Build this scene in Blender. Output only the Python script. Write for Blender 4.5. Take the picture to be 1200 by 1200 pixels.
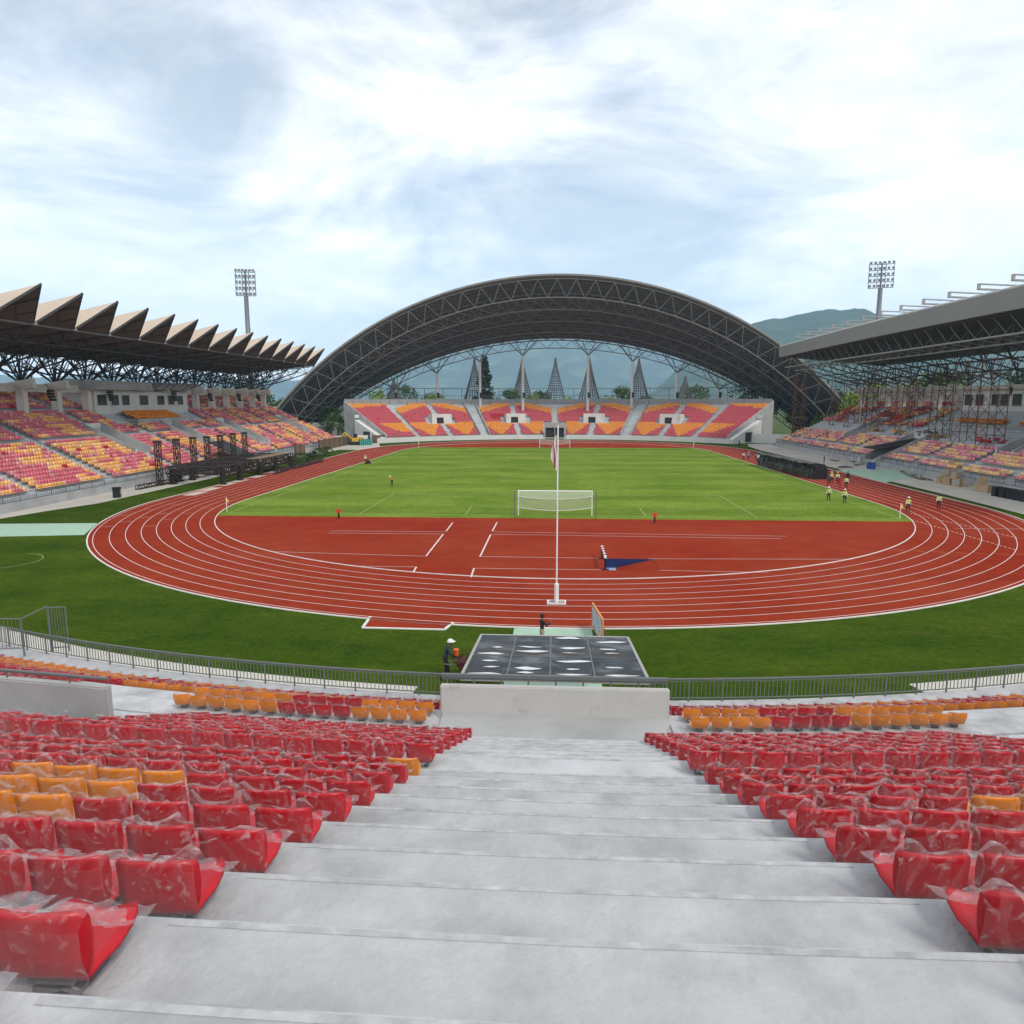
import bpy, bmesh, math, random
import numpy as np
from mathutils import Vector, Matrix, noise as mnoise
random.seed(7); rng = np.random.default_rng(7)
S = bpy.context.scene
COL = S.collection
PI = math.pi; rad = math.radians
for o in list(bpy.data.objects): bpy.data.objects.remove(o)

# ------------------------------------------------------------------ camera
F_PX, PITCH, YAW, ROLL, CAM_H, CAM_X = 832.5626, .154604, .059209, -.000742, 11.4686, -.138
_fw = Vector((-math.sin(YAW)*math.cos(PITCH), math.cos(YAW)*math.cos(PITCH), -math.sin(PITCH)))
_r = Vector((math.cos(YAW), math.sin(YAW), 0)); _u = _r.cross(_fw)
_r2 = _r*math.cos(ROLL) + _u*math.sin(ROLL); _u2 = _r2.cross(_fw)
cam = bpy.data.cameras.new('camera'); camo = bpy.data.objects.new('camera', cam); COL.objects.link(camo)
cam.sensor_fit = 'HORIZONTAL'; cam.sensor_width = 36; cam.lens = F_PX/1200*36
cam.clip_start = .1; cam.clip_end = 30000
M = Matrix((_r2, _u2, -_fw)).transposed().to_4x4(); M.translation = Vector((CAM_X, 0, CAM_H))
camo.matrix_world = M
S.camera = camo
CAMV = Vector((CAM_X, 0, CAM_H))
def ground(px, py, z=0.):          # photo pixel -> point on a horizontal plane
    d = _fw + _r2*((px-600)/F_PX) - _u2*((py-600)/F_PX)
    return CAMV + d*((z-CAM_H)/d.z)
def pix(p):
    d = Vector(p)-CAMV; w = d.dot(_fw)
    return 600+F_PX*d.dot(_r2)/w, 600-F_PX*d.dot(_u2)/w, w

# ------------------------------------------------------------------ world, sun, exposure
SUN_EL, SUN_AZ = rad(47), rad(142)       # azimuth clockwise from +Y: light from behind the camera, right
W = bpy.data.worlds.new('World'); S.world = W; W.use_nodes = True
nt = W.node_tree; N = nt.nodes; L = nt.links
for n in list(N): N.remove(n)
out = N.new('ShaderNodeOutputWorld'); bg = N.new('ShaderNodeBackground'); L.new(bg.outputs[0], out.inputs[0])
sky = N.new('ShaderNodeTexSky'); sky.sky_type = 'NISHITA'; sky.sun_disc = False
sky.sun_elevation = SUN_EL; sky.sun_rotation = SUN_AZ; sky.air_density = 1.2; sky.dust_density = 1.5
mul = N.new('ShaderNodeVectorMath'); mul.operation = 'SCALE'; mul.inputs['Scale'].default_value = .10
L.new(sky.outputs[0], mul.inputs[0])
tc = N.new('ShaderNodeTexCoord'); sep = N.new('ShaderNodeSeparateXYZ'); L.new(tc.outputs['Generated'], sep.inputs[0])
def wmath(op, a, b):
    n = N.new('ShaderNodeMath'); n.operation = op
    for i, q in enumerate((a, b)):
        if q is None: continue
        if isinstance(q, (int, float)): n.inputs[i].default_value = q
        else: L.new(q, n.inputs[i])
    return n.outputs[0]
zz = wmath('ADD', wmath('MAXIMUM', sep.outputs[2], 0.0), .16)
comb = N.new('ShaderNodeCombineXYZ')
L.new(wmath('DIVIDE', sep.outputs[0], zz), comb.inputs[0]); L.new(wmath('DIVIDE', sep.outputs[1], zz), comb.inputs[1])
def cloudnoise(scale, det, dist, sx):
    mp = N.new('ShaderNodeMapping'); mp.inputs['Scale'].default_value = (sx, sx, 3.4); mp.inputs['Rotation'].default_value = (.06, -.10, .16)
    mp.inputs['Location'].default_value = (3.1*scale, 1.7, .4)
    L.new(tc.outputs['Generated'], mp.inputs[0])
    t = N.new('ShaderNodeTexNoise'); t.inputs['Scale'].default_value = scale; t.inputs['Detail'].default_value = det
    t.inputs['Roughness'].default_value = .58; t.inputs['Distortion'].default_value = dist
    L.new(mp.outputs[0], t.inputs[0]); return t.outputs[0]
n1 = cloudnoise(1.7, 10, .5, 1.5); n2 = cloudnoise(3.4, 10, .6, 1.4)
cr = N.new('ShaderNodeValToRGB'); L.new(n1, cr.inputs[0])
cr.color_ramp.elements[0].position = .36; cr.color_ramp.elements[1].position = .54
cr.color_ramp.elements[0].color = (.42, .42, .42, 1); cr.color_ramp.elements[1].color = (1, 1, 1, 1)
cc = N.new('ShaderNodeValToRGB'); L.new(n2, cc.inputs[0])
cc.color_ramp.elements[0].position = .30; cc.color_ramp.elements[1].position = .62
cc.color_ramp.elements[0].color = (.86, .91, 1.04, 1); cc.color_ramp.elements[1].color = (1.20, 1.19, 1.17, 1)
mx = N.new('ShaderNodeMixRGB'); L.new(cr.outputs[0], mx.inputs[0]); L.new(mul.outputs[0], mx.inputs[1]); L.new(cc.outputs[0], mx.inputs[2])
# the cloud layer is brighter towards the hazy horizon, all the way round
hz1 = wmath('MULTIPLY', wmath('MAXIMUM', sep.outputs[2], 0.0), -5.5); hz2 = wmath('EXPONENT', hz1, None)
hz3 = wmath('ADD', wmath('MULTIPLY', hz2, 1.35), .95)
hsc = N.new('ShaderNodeVectorMath'); hsc.operation = 'SCALE'; L.new(mx.outputs[0], hsc.inputs[0]); L.new(hz3, hsc.inputs['Scale'])
L.new(hsc.outputs[0], bg.inputs[0]); bg.inputs[1].default_value = 1.0
sun = bpy.data.lights.new('sun', 'SUN'); sun.energy = 2.2; sun.angle = rad(10); sun.color = (1, .95, .87)
suno = bpy.data.objects.new('sun', sun); COL.objects.link(suno)
sd = Vector((math.sin(SUN_AZ)*math.cos(SUN_EL), math.cos(SUN_AZ)*math.cos(SUN_EL), math.sin(SUN_EL)))
suno.rotation_euler = sd.to_track_quat('Z', 'Y').to_euler(); suno.location = (0, 0, 120)
vs = S.view_settings; vs.view_transform = 'Standard'; vs.look = 'None'; vs.exposure = 0.08; vs.gamma = 1.0
vs.use_curve_mapping = False
S.render.film_transparent = False
try:
    S.cycles.max_bounces = 6; S.cycles.diffuse_bounces = 3; S.cycles.glossy_bounces = 3; S.cycles.transparent_max_bounces = 16
    S.cycles.volume_bounces = 1
except Exception: pass

# ------------------------------------------------------------------ materials
MATS = {}
def mat(name, col, rough=.75, var=.12, scale=1.5, bump=0., bscale=8., metal=0., col2=None, c2scale=.3, c2lo=.45, c2hi=.65, tint=False, stretch=None, spec=.4, objvar=0.):
    if name in MATS: return MATS[name]
    m = bpy.data.materials.new(name); m.use_nodes = True; t = m.node_tree; n = t.nodes; l = t.links
    b = n['Principled BSDF']; b.inputs['Roughness'].default_value = rough; b.inputs['Metallic'].default_value = metal
    b.inputs['Specular IOR Level'].default_value = spec
    g = n.new('ShaderNodeNewGeometry'); vec = g.outputs['Position']
    if stretch:
        mp = n.new('ShaderNodeMapping'); mp.inputs['Scale'].default_value = stretch; l.new(vec, mp.inputs[0]); vec = mp.outputs[0]
    base = None
    if col2 is not None:
        tn = n.new('ShaderNodeTexNoise'); tn.inputs['Scale'].default_value = c2scale; tn.inputs['Detail'].default_value = 7; tn.inputs['Roughness'].default_value = .62
        l.new(vec, tn.inputs[0]); rp = n.new('ShaderNodeValToRGB'); l.new(tn.outputs[0], rp.inputs[0])
        rp.color_ramp.elements[0].position = c2lo; rp.color_ramp.elements[1].position = c2hi
        rp.color_ramp.elements[0].color = (*col, 1); rp.color_ramp.elements[1].color = (*col2, 1); base = rp.outputs[0]
    tn = n.new('ShaderNodeTexNoise'); tn.inputs['Scale'].default_value = scale; tn.inputs['Detail'].default_value = 8; tn.inputs['Roughness'].default_value = .65
    l.new(vec, tn.inputs[0]); mr = n.new('ShaderNodeMapRange'); l.new(tn.outputs[0], mr.inputs[0])
    mr.inputs[1].default_value = .3; mr.inputs[2].default_value = .7; mr.inputs[3].default_value = 1-var; mr.inputs[4].default_value = 1+var
    val = mr.outputs[0]
    if tint:
        at = n.new('ShaderNodeAttribute'); at.attribute_name = 'tint'
        mm = n.new('ShaderNodeMath'); mm.operation = 'MULTIPLY'; l.new(val, mm.inputs[0]); l.new(at.outputs['Fac'], mm.inputs[1]); val = mm.outputs[0]
    if objvar:
        oi = n.new('ShaderNodeObjectInfo'); om = n.new('ShaderNodeMapRange'); l.new(oi.outputs['Random'], om.inputs[0]); om.inputs[3].default_value = 1-objvar; om.inputs[4].default_value = 1+objvar
        mm = n.new('ShaderNodeMath'); mm.operation = 'MULTIPLY'; l.new(val, mm.inputs[0]); l.new(om.outputs[0], mm.inputs[1]); val = mm.outputs[0]
    sc = n.new('ShaderNodeVectorMath'); sc.operation = 'SCALE'; sc.inputs[0].default_value = col
    if base: l.new(base, sc.inputs[0])
    l.new(val, sc.inputs['Scale']); l.new(sc.outputs[0], b.inputs['Base Color'])
    if bump:
        tb = n.new('ShaderNodeTexNoise'); tb.inputs['Scale'].default_value = bscale; tb.inputs['Detail'].default_value = 6; l.new(vec, tb.inputs[0])
        bp = n.new('ShaderNodeBump'); bp.inputs['Strength'].default_value = bump; bp.inputs['Distance'].default_value = .05
        l.new(tb.outputs[0], bp.inputs['Height']); l.new(bp.outputs[0], b.inputs['Normal'])
    MATS[name] = m; return m
CONC = mat('concrete', (.40, .40, .395), .85, .10, 1.1, .15, 14, col2=(.29, .29, .285), c2scale=.55)
STEP = mat('terrace_concrete', (.45, .45, .455), .85, .13, 2.2, .3, 18, col2=(.27, .265, .26), c2scale=.9, c2lo=.48, c2hi=.80, objvar=.09, spec=.2)
AISLE = mat('grey_concrete', (.50, .52, .53), .85, .10, .7, col2=(.41, .43, .44), c2scale=.3)
WHITE = mat('white_render', (.66, .65, .62), .8, .05, .8, col2=(.55, .54, .51), c2scale=.5, c2lo=.5, c2hi=.8)
PARA = mat('parapet_render', (.50, .49, .47), .8, .05, 2.2, .1, 9, col2=(.37, .35, .32), c2scale=1.6, c2lo=.58, c2hi=.78)
CREAM = mat('cream_render', (.66, .62, .56), .8, .06, .6)
BEIGE = mat('pale_paving', (.50, .46, .40), .9, .12, .5, col2=(.40, .37, .32), c2scale=.25)
RUBBER = mat('tartan', (.245, .025, .009), .95, .12, .5, .2, 60, col2=(.282, .044, .020), c2scale=.07, c2lo=.38, c2hi=.68, spec=.04)
LINE = mat('line_paint', (.66, .58, .55), .7, .10, 1.2)
LINEO = mat('orange_paint', (.55, .16, .03), .7, .1, 2)
KERB = mat('white_kerb', (.68, .66, .62), .7, .12, 2)
MINT = mat('mint_surface', (.33, .48, .36), .85, .07, .6)
STEEL = mat('galvanised_steel', (.16, .17, .175), .5, .08, 3, metal=.3)
RAILM = mat('grey_rail_paint', (.13, .14, .14), .5, .08, 3)
DARKST = mat('dark_steel', (.045, .05, .052), .6, .15, 2)
TREEST = mat('blue_black_steel', (.03, .037, .05), .6, .1, 2)
LTST = mat('light_steel', (.36, .345, .32), .5, .08, 1.5)
ARCHST = mat('arch_steel', (.23, .22, .205), .55, .08, 1.5)
RUST = mat('rusty_scaffold', (.20, .085, .045), .8, .25, 1.5)
RUSTD = mat('dark_rust', (.10, .05, .032), .8, .2, 1.5)
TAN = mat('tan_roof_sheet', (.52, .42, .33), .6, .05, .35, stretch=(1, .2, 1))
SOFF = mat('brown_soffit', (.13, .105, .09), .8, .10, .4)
ASKIN = mat('arch_sheet', (.15, .141, .132), .75, .08, .25)
FASC = mat('grey_fascia', (.27, .265, .255), .6, .04, .2)
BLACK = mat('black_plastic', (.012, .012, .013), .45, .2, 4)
GLASSD = mat('dark_window', (.045, .055, .05), .08, .15, .7, spec=.6)
PITCHW = mat('goal_white', (.78, .78, .76), .5, .03, 2)
HELM = mat('white_helmet', (.75, .74, .68), .4, .03, 3)
YELV = mat('yellow_vest', (.62, .72, .12), .8, .06, 9)
ORGV = mat('orange_vest', (.62, .13, .03), .8, .06, 9)
REFL = mat('reflective_stripe', (.6, .62, .62), .4, .03, 9)
DKCL = mat('dark_cloth', (.018, .019, .022), .9, .2, 9)
NAVY = mat('navy_cloth', (.03, .035, .06), .9, .2, 9)
KHAKI = mat('khaki_cloth', (.33, .26, .17), .9, .1, 9)
WHCL = mat('white_cloth', (.66, .63, .64), .9, .06, 9)
BLUCL = mat('blue_cloth', (.20, .26, .42), .9, .1, 9)
REDCL = mat('red_cloth', (.50, .03, .02), .9, .1, 9)
SKIN = mat('skin', (.18, .09, .055), .6, .08, 20)
HAIR = mat('hair', (.012, .010, .009), .8, .1, 40)
WOODB = mat('brown_hoarding', (.14, .095, .06), .85, .25, 1.5, stretch=(3, 3, .5))
CARD = mat('cardboard', (.42, .29, .17), .85, .1, 2)
YELM = mat('machine_yellow', (.60, .34, .02), .5, .1, 2)
TEAL = mat('teal_sheet', (.05, .30, .24), .7, .1, 2)
REDP = mat('red_paint', (.60, .05, .02), .5, .05, 2)
DEBRIS = mat('debris', (.16, .12, .10), .9, .3, 3)

# seats
SRED = mat('red_seat_plastic', (.50, .006, .014), .35, .06, 30, tint=True)
SORG = mat('orange_seat_plastic', (.78, .235, .006), .35, .05, 30, tint=True)
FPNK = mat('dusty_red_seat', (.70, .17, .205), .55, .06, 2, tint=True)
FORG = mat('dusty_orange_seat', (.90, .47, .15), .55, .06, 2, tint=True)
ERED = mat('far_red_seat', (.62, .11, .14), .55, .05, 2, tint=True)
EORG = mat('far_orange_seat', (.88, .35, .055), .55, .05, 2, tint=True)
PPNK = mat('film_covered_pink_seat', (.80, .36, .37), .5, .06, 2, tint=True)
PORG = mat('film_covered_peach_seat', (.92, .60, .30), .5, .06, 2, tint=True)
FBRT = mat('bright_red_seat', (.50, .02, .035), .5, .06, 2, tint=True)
def wrap_material():
    m = bpy.data.materials.new('plastic_film'); m.use_nodes = True; t = m.node_tree; n = t.nodes; l = t.links
    b = n['Principled BSDF']; o = n['Material Output']
    b.inputs['Base Color'].default_value = (.80, .78, .78, 1); b.inputs['Roughness'].default_value = .16; b.inputs['Specular IOR Level'].default_value = .8
    tr = n.new('ShaderNodeBsdfTransparent'); tr.inputs[0].default_value = (.97, .96, .96, 1)
    mxs = n.new('ShaderNodeMixShader')
    g = n.new('ShaderNodeNewGeometry'); tn = n.new('ShaderNodeTexNoise'); tn.inputs['Scale'].default_value = 6; tn.inputs['Detail'].default_value = 4; tn.inputs['Distortion'].default_value = 2.6
    l.new(g.outputs['Position'], tn.inputs[0])
    rp = n.new('ShaderNodeValToRGB'); l.new(tn.outputs[0], rp.inputs[0])
    e = rp.color_ramp.elements; e[0].position = .56; e[0].color = (.0, .0, .0, 1); e[1].position = .82; e[1].color = (.42, .42, .42, 1)
    lw = n.new('ShaderNodeLayerWeight'); lw.inputs[0].default_value = .25
    ad = n.new('ShaderNodeMath'); ad.operation = 'ADD'; ad.use_clamp = True; l.new(rp.outputs[0], ad.inputs[0])
    m2 = n.new('ShaderNodeMath'); m2.operation = 'MULTIPLY'; m2.inputs[1].default_value = .42; l.new(lw.outputs['Facing'], m2.inputs[0]); l.new(m2.outputs[0], ad.inputs[1])
    bp = n.new('ShaderNodeBump'); bp.inputs['Strength'].default_value = .5; bp.inputs['Distance'].default_value = .03; l.new(tn.outputs[0], bp.inputs['Height']); l.new(bp.outputs[0], b.inputs['Normal'])
    l.new(ad.outputs[0], mxs.inputs[0]); l.new(tr.outputs[0], mxs.inputs[1]); l.new(b.outputs[0], mxs.inputs[2]); l.new(mxs.outputs[0], o.inputs[0])
    MATS['plastic_film'] = m; return m
WRAP = wrap_material()

def grass_mat(name, c1, c2, stripes=0., c3=None):
    m = bpy.data.materials.new(name); m.use_nodes = True; t = m.node_tree; n = t.nodes; l = t.links
    b = n['Principled BSDF']; b.inputs['Roughness'].default_value = .9; b.inputs['Specular IOR Level'].default_value = .02
    g = n.new('ShaderNodeNewGeometry')
    def noise(s, d=8, r=.65, st=None):
        v = g.outputs['Position']
        if st:
            mp = n.new('ShaderNodeMapping'); mp.inputs['Scale'].default_value = st; l.new(v, mp.inputs[0]); v = mp.outputs[0]
        q = n.new('ShaderNodeTexNoise'); q.inputs['Scale'].default_value = s; q.inputs['Detail'].default_value = d; q.inputs['Roughness'].default_value = r
        l.new(v, q.inputs[0]); return q.outputs[0]
    a = noise(.09, 9, .68, (1, 1.6, 1)); rp = n.new('ShaderNodeValToRGB'); l.new(a, rp.inputs[0])
    e = rp.color_ramp.elements; e[0].position = .36; e[1].position = .64; e[0].color = (*c1, 1); e[1].color = (*c2, 1)
    colr = rp.outputs[0]
    f = noise(3.5, 9, .75); mr = n.new('ShaderNodeMapRange'); l.new(f, mr.inputs[0])
    mr.inputs[1].default_value = .28; mr.inputs[2].default_value = .72; mr.inputs[3].default_value = .55; mr.inputs[4].default_value = 1.45
    val = mr.outputs[0]
    f2 = noise(.9, 10, .8, (1, 1.3, 1)); mq = n.new('ShaderNodeMapRange'); l.new(f2, mq.inputs[0]); mq.inputs[1].default_value = .3; mq.inputs[2].default_value = .7; mq.inputs[3].default_value = .76; mq.inputs[4].default_value = 1.24
    mz = n.new('ShaderNodeMath'); mz.operation = 'MULTIPLY'; l.new(val, mz.inputs[0]); l.new(mq.outputs[0], mz.inputs[1]); val = mz.outputs[0]
    if stripes:
        sp = n.new('ShaderNodeSeparateXYZ'); l.new(g.outputs['Position'], sp.inputs[0])
        w = n.new('ShaderNodeMath'); w.operation = 'MULTIPLY'; w.inputs[1].default_value = 2*PI/11.; l.new(sp.outputs[1], w.inputs[0])
        s = n.new('ShaderNodeMath'); s.operation = 'SINE'; l.new(w.outputs[0], s.inputs[0])
        k = n.new('ShaderNodeMapRange'); l.new(s.outputs[0], k.inputs[0]); k.inputs[1].default_value = -.25; k.inputs[2].default_value = .25; k.inputs[3].default_value = 1-stripes; k.inputs[4].default_value = 1+stripes
        m2 = n.new('ShaderNodeMath'); m2.operation = 'MULTIPLY'; l.new(val, m2.inputs[0]); l.new(k.outputs[0], m2.inputs[1]); val = m2.outputs[0]
    if c3:
        z = noise(.35, 7, .7); r3 = n.new('ShaderNodeValToRGB'); l.new(z, r3.inputs[0]); r3.color_ramp.elements[0].position = .55; r3.color_ramp.elements[1].position = .78
        r3.color_ramp.elements[1].color = (.6, .6, .6, 1)
        mm = n.new('ShaderNodeMixRGB'); l.new(r3.outputs[0], mm.inputs[0]); l.new(colr, mm.inputs[1]); mm.inputs[2].default_value = (*c3, 1); colr = mm.outputs[0]
    sc = n.new('ShaderNodeVectorMath'); sc.operation = 'SCALE'; l.new(colr, sc.inputs[0]); l.new(val, sc.inputs['Scale']); l.new(sc.outputs[0], b.inputs['Base Color'])
    bp = n.new('ShaderNodeBump'); bp.inputs['Strength'].default_value = .6; bp.inputs['Distance'].default_value = .08; l.new(f, bp.inputs['Height']); l.new(bp.outputs[0], b.inputs['Normal'])
    MATS[name] = m; return m
GPITCH = grass_mat('pitch_turf', (.098, .172, .014), (.175, .240, .036), .07, (.215, .24, .06))
GAPRON = grass_mat('apron_turf', (.026, .057, .004), (.060, .094, .007), 0, (.088, .096, .016))
GLAND = grass_mat('land', (.05, .08, .025), (.09, .11, .04))

# ------------------------------------------------------------------ mesh helpers
def link(o, parent=None):
    COL.objects.link(o)
    if parent: o.parent = parent
    return o
def tag(o, label=None, cat=None, group=None, kind=None):
    if label: o['label'] = label
    if cat: o['category'] = cat
    if group: o['group'] = group
    if kind: o['kind'] = kind
    return o
def thing(name, label, cat, loc=(0, 0, 0), rz=0., group=None):
    o = bpy.data.objects.new(name, None); o.empty_display_size = .3; link(o); o.location = loc; o.rotation_euler = (0, 0, rz)
    return tag(o, label, cat, group)
def copy_tree(o, parent=None, loc=None, rz=None, label=None, group=None):
    c = o.copy(); link(c, parent)
    if loc is not None: c.location = loc
    if rz is not None: c.rotation_euler = (0, 0, rz)
    if label: c['label'] = label
    if group: c['group'] = group
    for ch in list(o.children): copy_tree(ch, c)
    return c
class MB:
    def __init__(s): s.v = []; s.f = []; s.m = []; s.cur = 0
    def mi(s, i): s.cur = i; return s
    def quad(s, *p):
        b = len(s.v); s.v += [tuple(q) for q in p]; s.f.append(tuple(range(b, b+len(p)))); s.m.append(s.cur); return s
    def box(s, c, size, rz=0., rx=0.):
        hx, hy, hz = [q/2 for q in size]; b = len(s.v); R = Matrix.Rotation(rz, 3, 'Z') @ Matrix.Rotation(rx, 3, 'X')
        for x in (-hx, hx):
            for y in (-hy, hy):
                for z in (-hz, hz):
                    s.v.append(tuple(Vector(c) + R @ Vector((x, y, z))))
        for q in ((0, 1, 3, 2), (4, 6, 7, 5), (0, 4, 5, 1), (2, 3, 7, 6), (0, 2, 6, 4), (1, 5, 7, 3)):
            s.f.append(tuple(b+i for i in q)); s.m.append(s.cur)
        return s
    def tube(s, a, c, r, n=5, r2=None, cap=True):
        a = Vector(a); c = Vector(c); d = c-a
        if d.length < 1e-6: return s
        d.normalize(); up = Vector((0, 0, 1)) if abs(d.z) < .95 else Vector((1, 0, 0))
        x = d.cross(up).normalized(); y = d.cross(x); b = len(s.v); r2 = r if r2 is None else r2
        for p, rr in ((a, r), (c, r2)):
            for i in range(n):
                t = 2*PI*i/n + PI/n
                s.v.append(tuple(p + x*(math.cos(t)*rr) + y*(math.sin(t)*rr)))
        for i in range(n):
            j = (i+1) % n; s.f.append((b+i, b+j, b+n+j, b+n+i)); s.m.append(s.cur)
        if cap:
            s.f.append(tuple(b+i for i in range(n))[::-1]); s.m.append(s.cur); s.f.append(tuple(b+n+i for i in range(n))); s.m.append(s.cur)
        return s
    def path(s, pts, r, n=5):
        for a, b in zip(pts[:-1], pts[1:]): s.tube(a, b, r, n)
        return s
    def bar(s, a, c, w, h):                 # rectangular bar
        a = Vector(a); c = Vector(c); d = (c-a).normalized(); up = Vector((0, 0, 1)) if abs(d.z) < .95 else Vector((0, 1, 0))
        x = d.cross(up).normalized()*(w/2); y = d.cross(x).normalized()*(h/2); b = len(s.v)
        for p in (a, c):
            for q in (-x-y, x-y, x+y, -x+y): s.v.append(tuple(p+q))
        for q in ((0, 1, 2, 3), (7, 6, 5, 4), (0, 4, 5, 1), (1, 5, 6, 2), (2, 6, 7, 3), (3, 7, 4, 0)):
            s.f.append(tuple(b+i for i in q)); s.m.append(s.cur)
        return s
    def prism(s, poly, axis, t0, t1):       # poly of 2D points extruded along axis 'x','y','z'
        def P(u, v, t): return {'x': (t, u, v), 'y': (u, t, v), 'z': (u, v, t)}[axis]
        b = len(s.v); n = len(poly)
        for t in (t0, t1): s.v += [P(u, v, t) for u, v in poly]
        for i in range(n):
            j = (i+1) % n; s.f.append((b+i, b+j, b+n+j, b+n+i)); s.m.append(s.cur)
        s.f.append(tuple(b+i for i in range(n))[::-1]); s.m.append(s.cur); s.f.append(tuple(b+n+i for i in range(n))); s.m.append(s.cur)
        return s
    def lattice(s, a, c, w, h, bays, r, n=4):   # box truss from a to c
        a = Vector(a); c = Vector(c); d = (c-a).normalized(); up = Vector((0, 0, 1)) if abs(d.z) < .9 else Vector((0, 1, 0))
        x = d.cross(up).normalized(); y = x.cross(d).normalized()
        cs = [(-w/2, -h/2), (w/2, -h/2), (w/2, h/2), (-w/2, h/2)]
        P = lambda i, k: a + (c-a)*(i/bays) + x*cs[k][0] + y*cs[k][1]
        for k in range(4):
            s.tube(P(0, k), P(bays, k), r*1.4, n)
            for i in range(bays):
                k2 = (k+1) % 4
                s.tube(P(i, k), P(i+1, k2) if i % 2 else P(i+1, k2), r, n, cap=False) if i % 2 else s.tube(P(i, k2), P(i+1, k), r, n, cap=False)
                s.tube(P(i, k), P(i, k2), r, n, cap=False)
            s.tube(P(bays, k), P(bays, (k+1) % 4), r, n, cap=False)
        return s
    def sphere(s, c, r, seg=10, rings=6, sz=(1, 1, 1), zmin=-1.):
        b = len(s.v); c = Vector(c); r0 = math.asin(max(-1, zmin))
        for i in range(rings+1):
            ph = r0 + (PI/2-r0)*i/rings
            for j in range(seg):
                th = 2*PI*j/seg
                s.v.append((c.x+r*sz[0]*math.cos(ph)*math.cos(th), c.y+r*sz[1]*math.cos(ph)*math.sin(th), c.z+r*sz[2]*math.sin(ph)))
        for i in range(rings):
            for j in range(seg):
                j2 = (j+1) % seg; s.f.append((b+i*seg+j, b+i*seg+j2, b+(i+1)*seg+j2, b+(i+1)*seg+j)); s.m.append(s.cur)
        return s
    def mesh(s, name, mats, smooth=False):
        me = bpy.data.meshes.new(name); me.from_pydata(s.v, [], s.f)
        for m in (mats if isinstance(mats, (list, tuple)) else [mats]): me.materials.append(m)
        me.polygons.foreach_set('material_index', s.m)
        if smooth: me.polygons.foreach_set('use_smooth', [True]*len(s.f))
        me.update(); return me
    def build(s, name, mats, parent=None, smooth=False, kind=None):
        o = bpy.data.objects.new(name, s.mesh(name, mats, smooth)); link(o, parent)
        if kind: o['kind'] = kind
        return o
def obj(name, mesh, parent=None, loc=(0, 0, 0), rz=0.):
    o = bpy.data.objects.new(name, mesh); link(o, parent); o.location = loc; o.rotation_euler = (0, 0, rz); return o

# ------------------------------------------------------------------ ground, pitch, track
YC1 = 81.643; YC2 = YC1+84.39; R0 = 36.5; RO = 46.7; YMID = (YC1+YC2)/2
YG1 = 69.5; YG2 = 2*YMID-YG1
PX0, PX1, PY0, PY1 = 3.55, 7.2, 47.9, 51.56       # water jump pit
def struct(o): o['kind'] = 'structure'; return o
b = MB(); BIG = 9000
b.quad((-BIG, -2000, -.03), (BIG, -2000, -.03), (BIG, PY0, -.03), (-BIG, PY0, -.03))
b.quad((-BIG, PY1, -.03), (BIG, PY1, -.03), (BIG, 9000, -.03), (-BIG, 9000, -.03))
b.quad((-BIG, PY0, -.03), (PX0, PY0, -.03), (PX0, PY1, -.03), (-BIG, PY1, -.03))
b.quad((PX1, PY0, -.03), (BIG, PY0, -.03), (BIG, PY1, -.03), (PX1, PY1, -.03))
struct(b.build('ground', GLAND))
def oval(r, n=96):
    p = [(r*math.cos(a), YC2+r*math.sin(a)) for a in np.linspace(0, PI, n)]
    return p + [(r*math.cos(a), YC1+r*math.sin(a)) for a in np.linspace(PI, 2*PI, n)]
def oval_ring(r1, r2, z, n=96):
    b = MB(); A = oval(r1, n); B = oval(r2, n); k = len(A)
    b.v = [(x, y, z) for x, y in A] + [(x, y, z) for x, y in B]
    b.f = [(i, k+i, k+(i+1) % k, (i+1) % k) for i in range(k)]; b.m = [0]*k
    return b
struct(oval_ring(RO-.02, 90, 0.).build('apron_grass', GAPRON))
track = struct(oval_ring(R0-.02, RO, .006).build('track', RUBBER))
def halfw(y):
    r = R0-.02
    if y < YC1: return math.sqrt(max(0, r*r-(YC1-y)**2))
    if y > YC2: return math.sqrt(max(0, r*r-(y-YC2)**2))
    return r
def infield(y0, y1, z, m, name, hole=None, n=40):
    ys = list(np.linspace(y0, y1, n))
    if hole: ys = sorted(ys + [hole[2], hole[3]])
    b = MB()
    for a, c in zip(ys[:-1], ys[1:]):
        if c-a < 1e-6: continue
        wa, wc = halfw(a), halfw(c)
        if hole and a >= hole[2]-1e-6 and c <= hole[3]+1e-6:
            b.quad((-wa, a, z), (hole[0], a, z), (hole[0], c, z), (-wc, c, z)); b.quad((hole[1], a, z), (wa, a, z), (wc, c, z), (hole[1], c, z))
        else: b.quad((-wa, a, z), (wa, a, z), (wc, c, z), (-wc, c, z))
    return struct(b.build(name, m))
infield(YC1-R0+.03, YG1, .005, RUBBER, 'infield_surface', (PX0, PX1, PY0, PY1))
infield(YG2, YC2+R0-.03, .005, RUBBER, 'far_infield_surface')
pitch = infield(YG1, YG2, .008, GPITCH, 'pitch', n=60)
for k in range(9):
    r = R0+1.22*k
    if k == 0: continue
    oval_ring(r-.028, r+.028, .011).build('lane_line', LINE, track)
def kerb_ring(r1, r2, h):
    b = oval_ring(r1, r2, h); k = len(b.v)//2
    b2 = oval_ring(r1, r2, 0.); off = len(b.v); b.v += b2.v
    for i in range(k):
        j = (i+1) % k
        b.f += [(off+i, i, j, off+j), (k+i, off+k+i, off+k+j, k+j)]; b.m += [0, 0]
    return b
kerb_ring(RO-.09, RO+.02, .05).build('outer_kerb', KERB, track)
kerb_ring(R0-.13, R0-.05, .05).build('inner_kerb', KERB, track)
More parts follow.
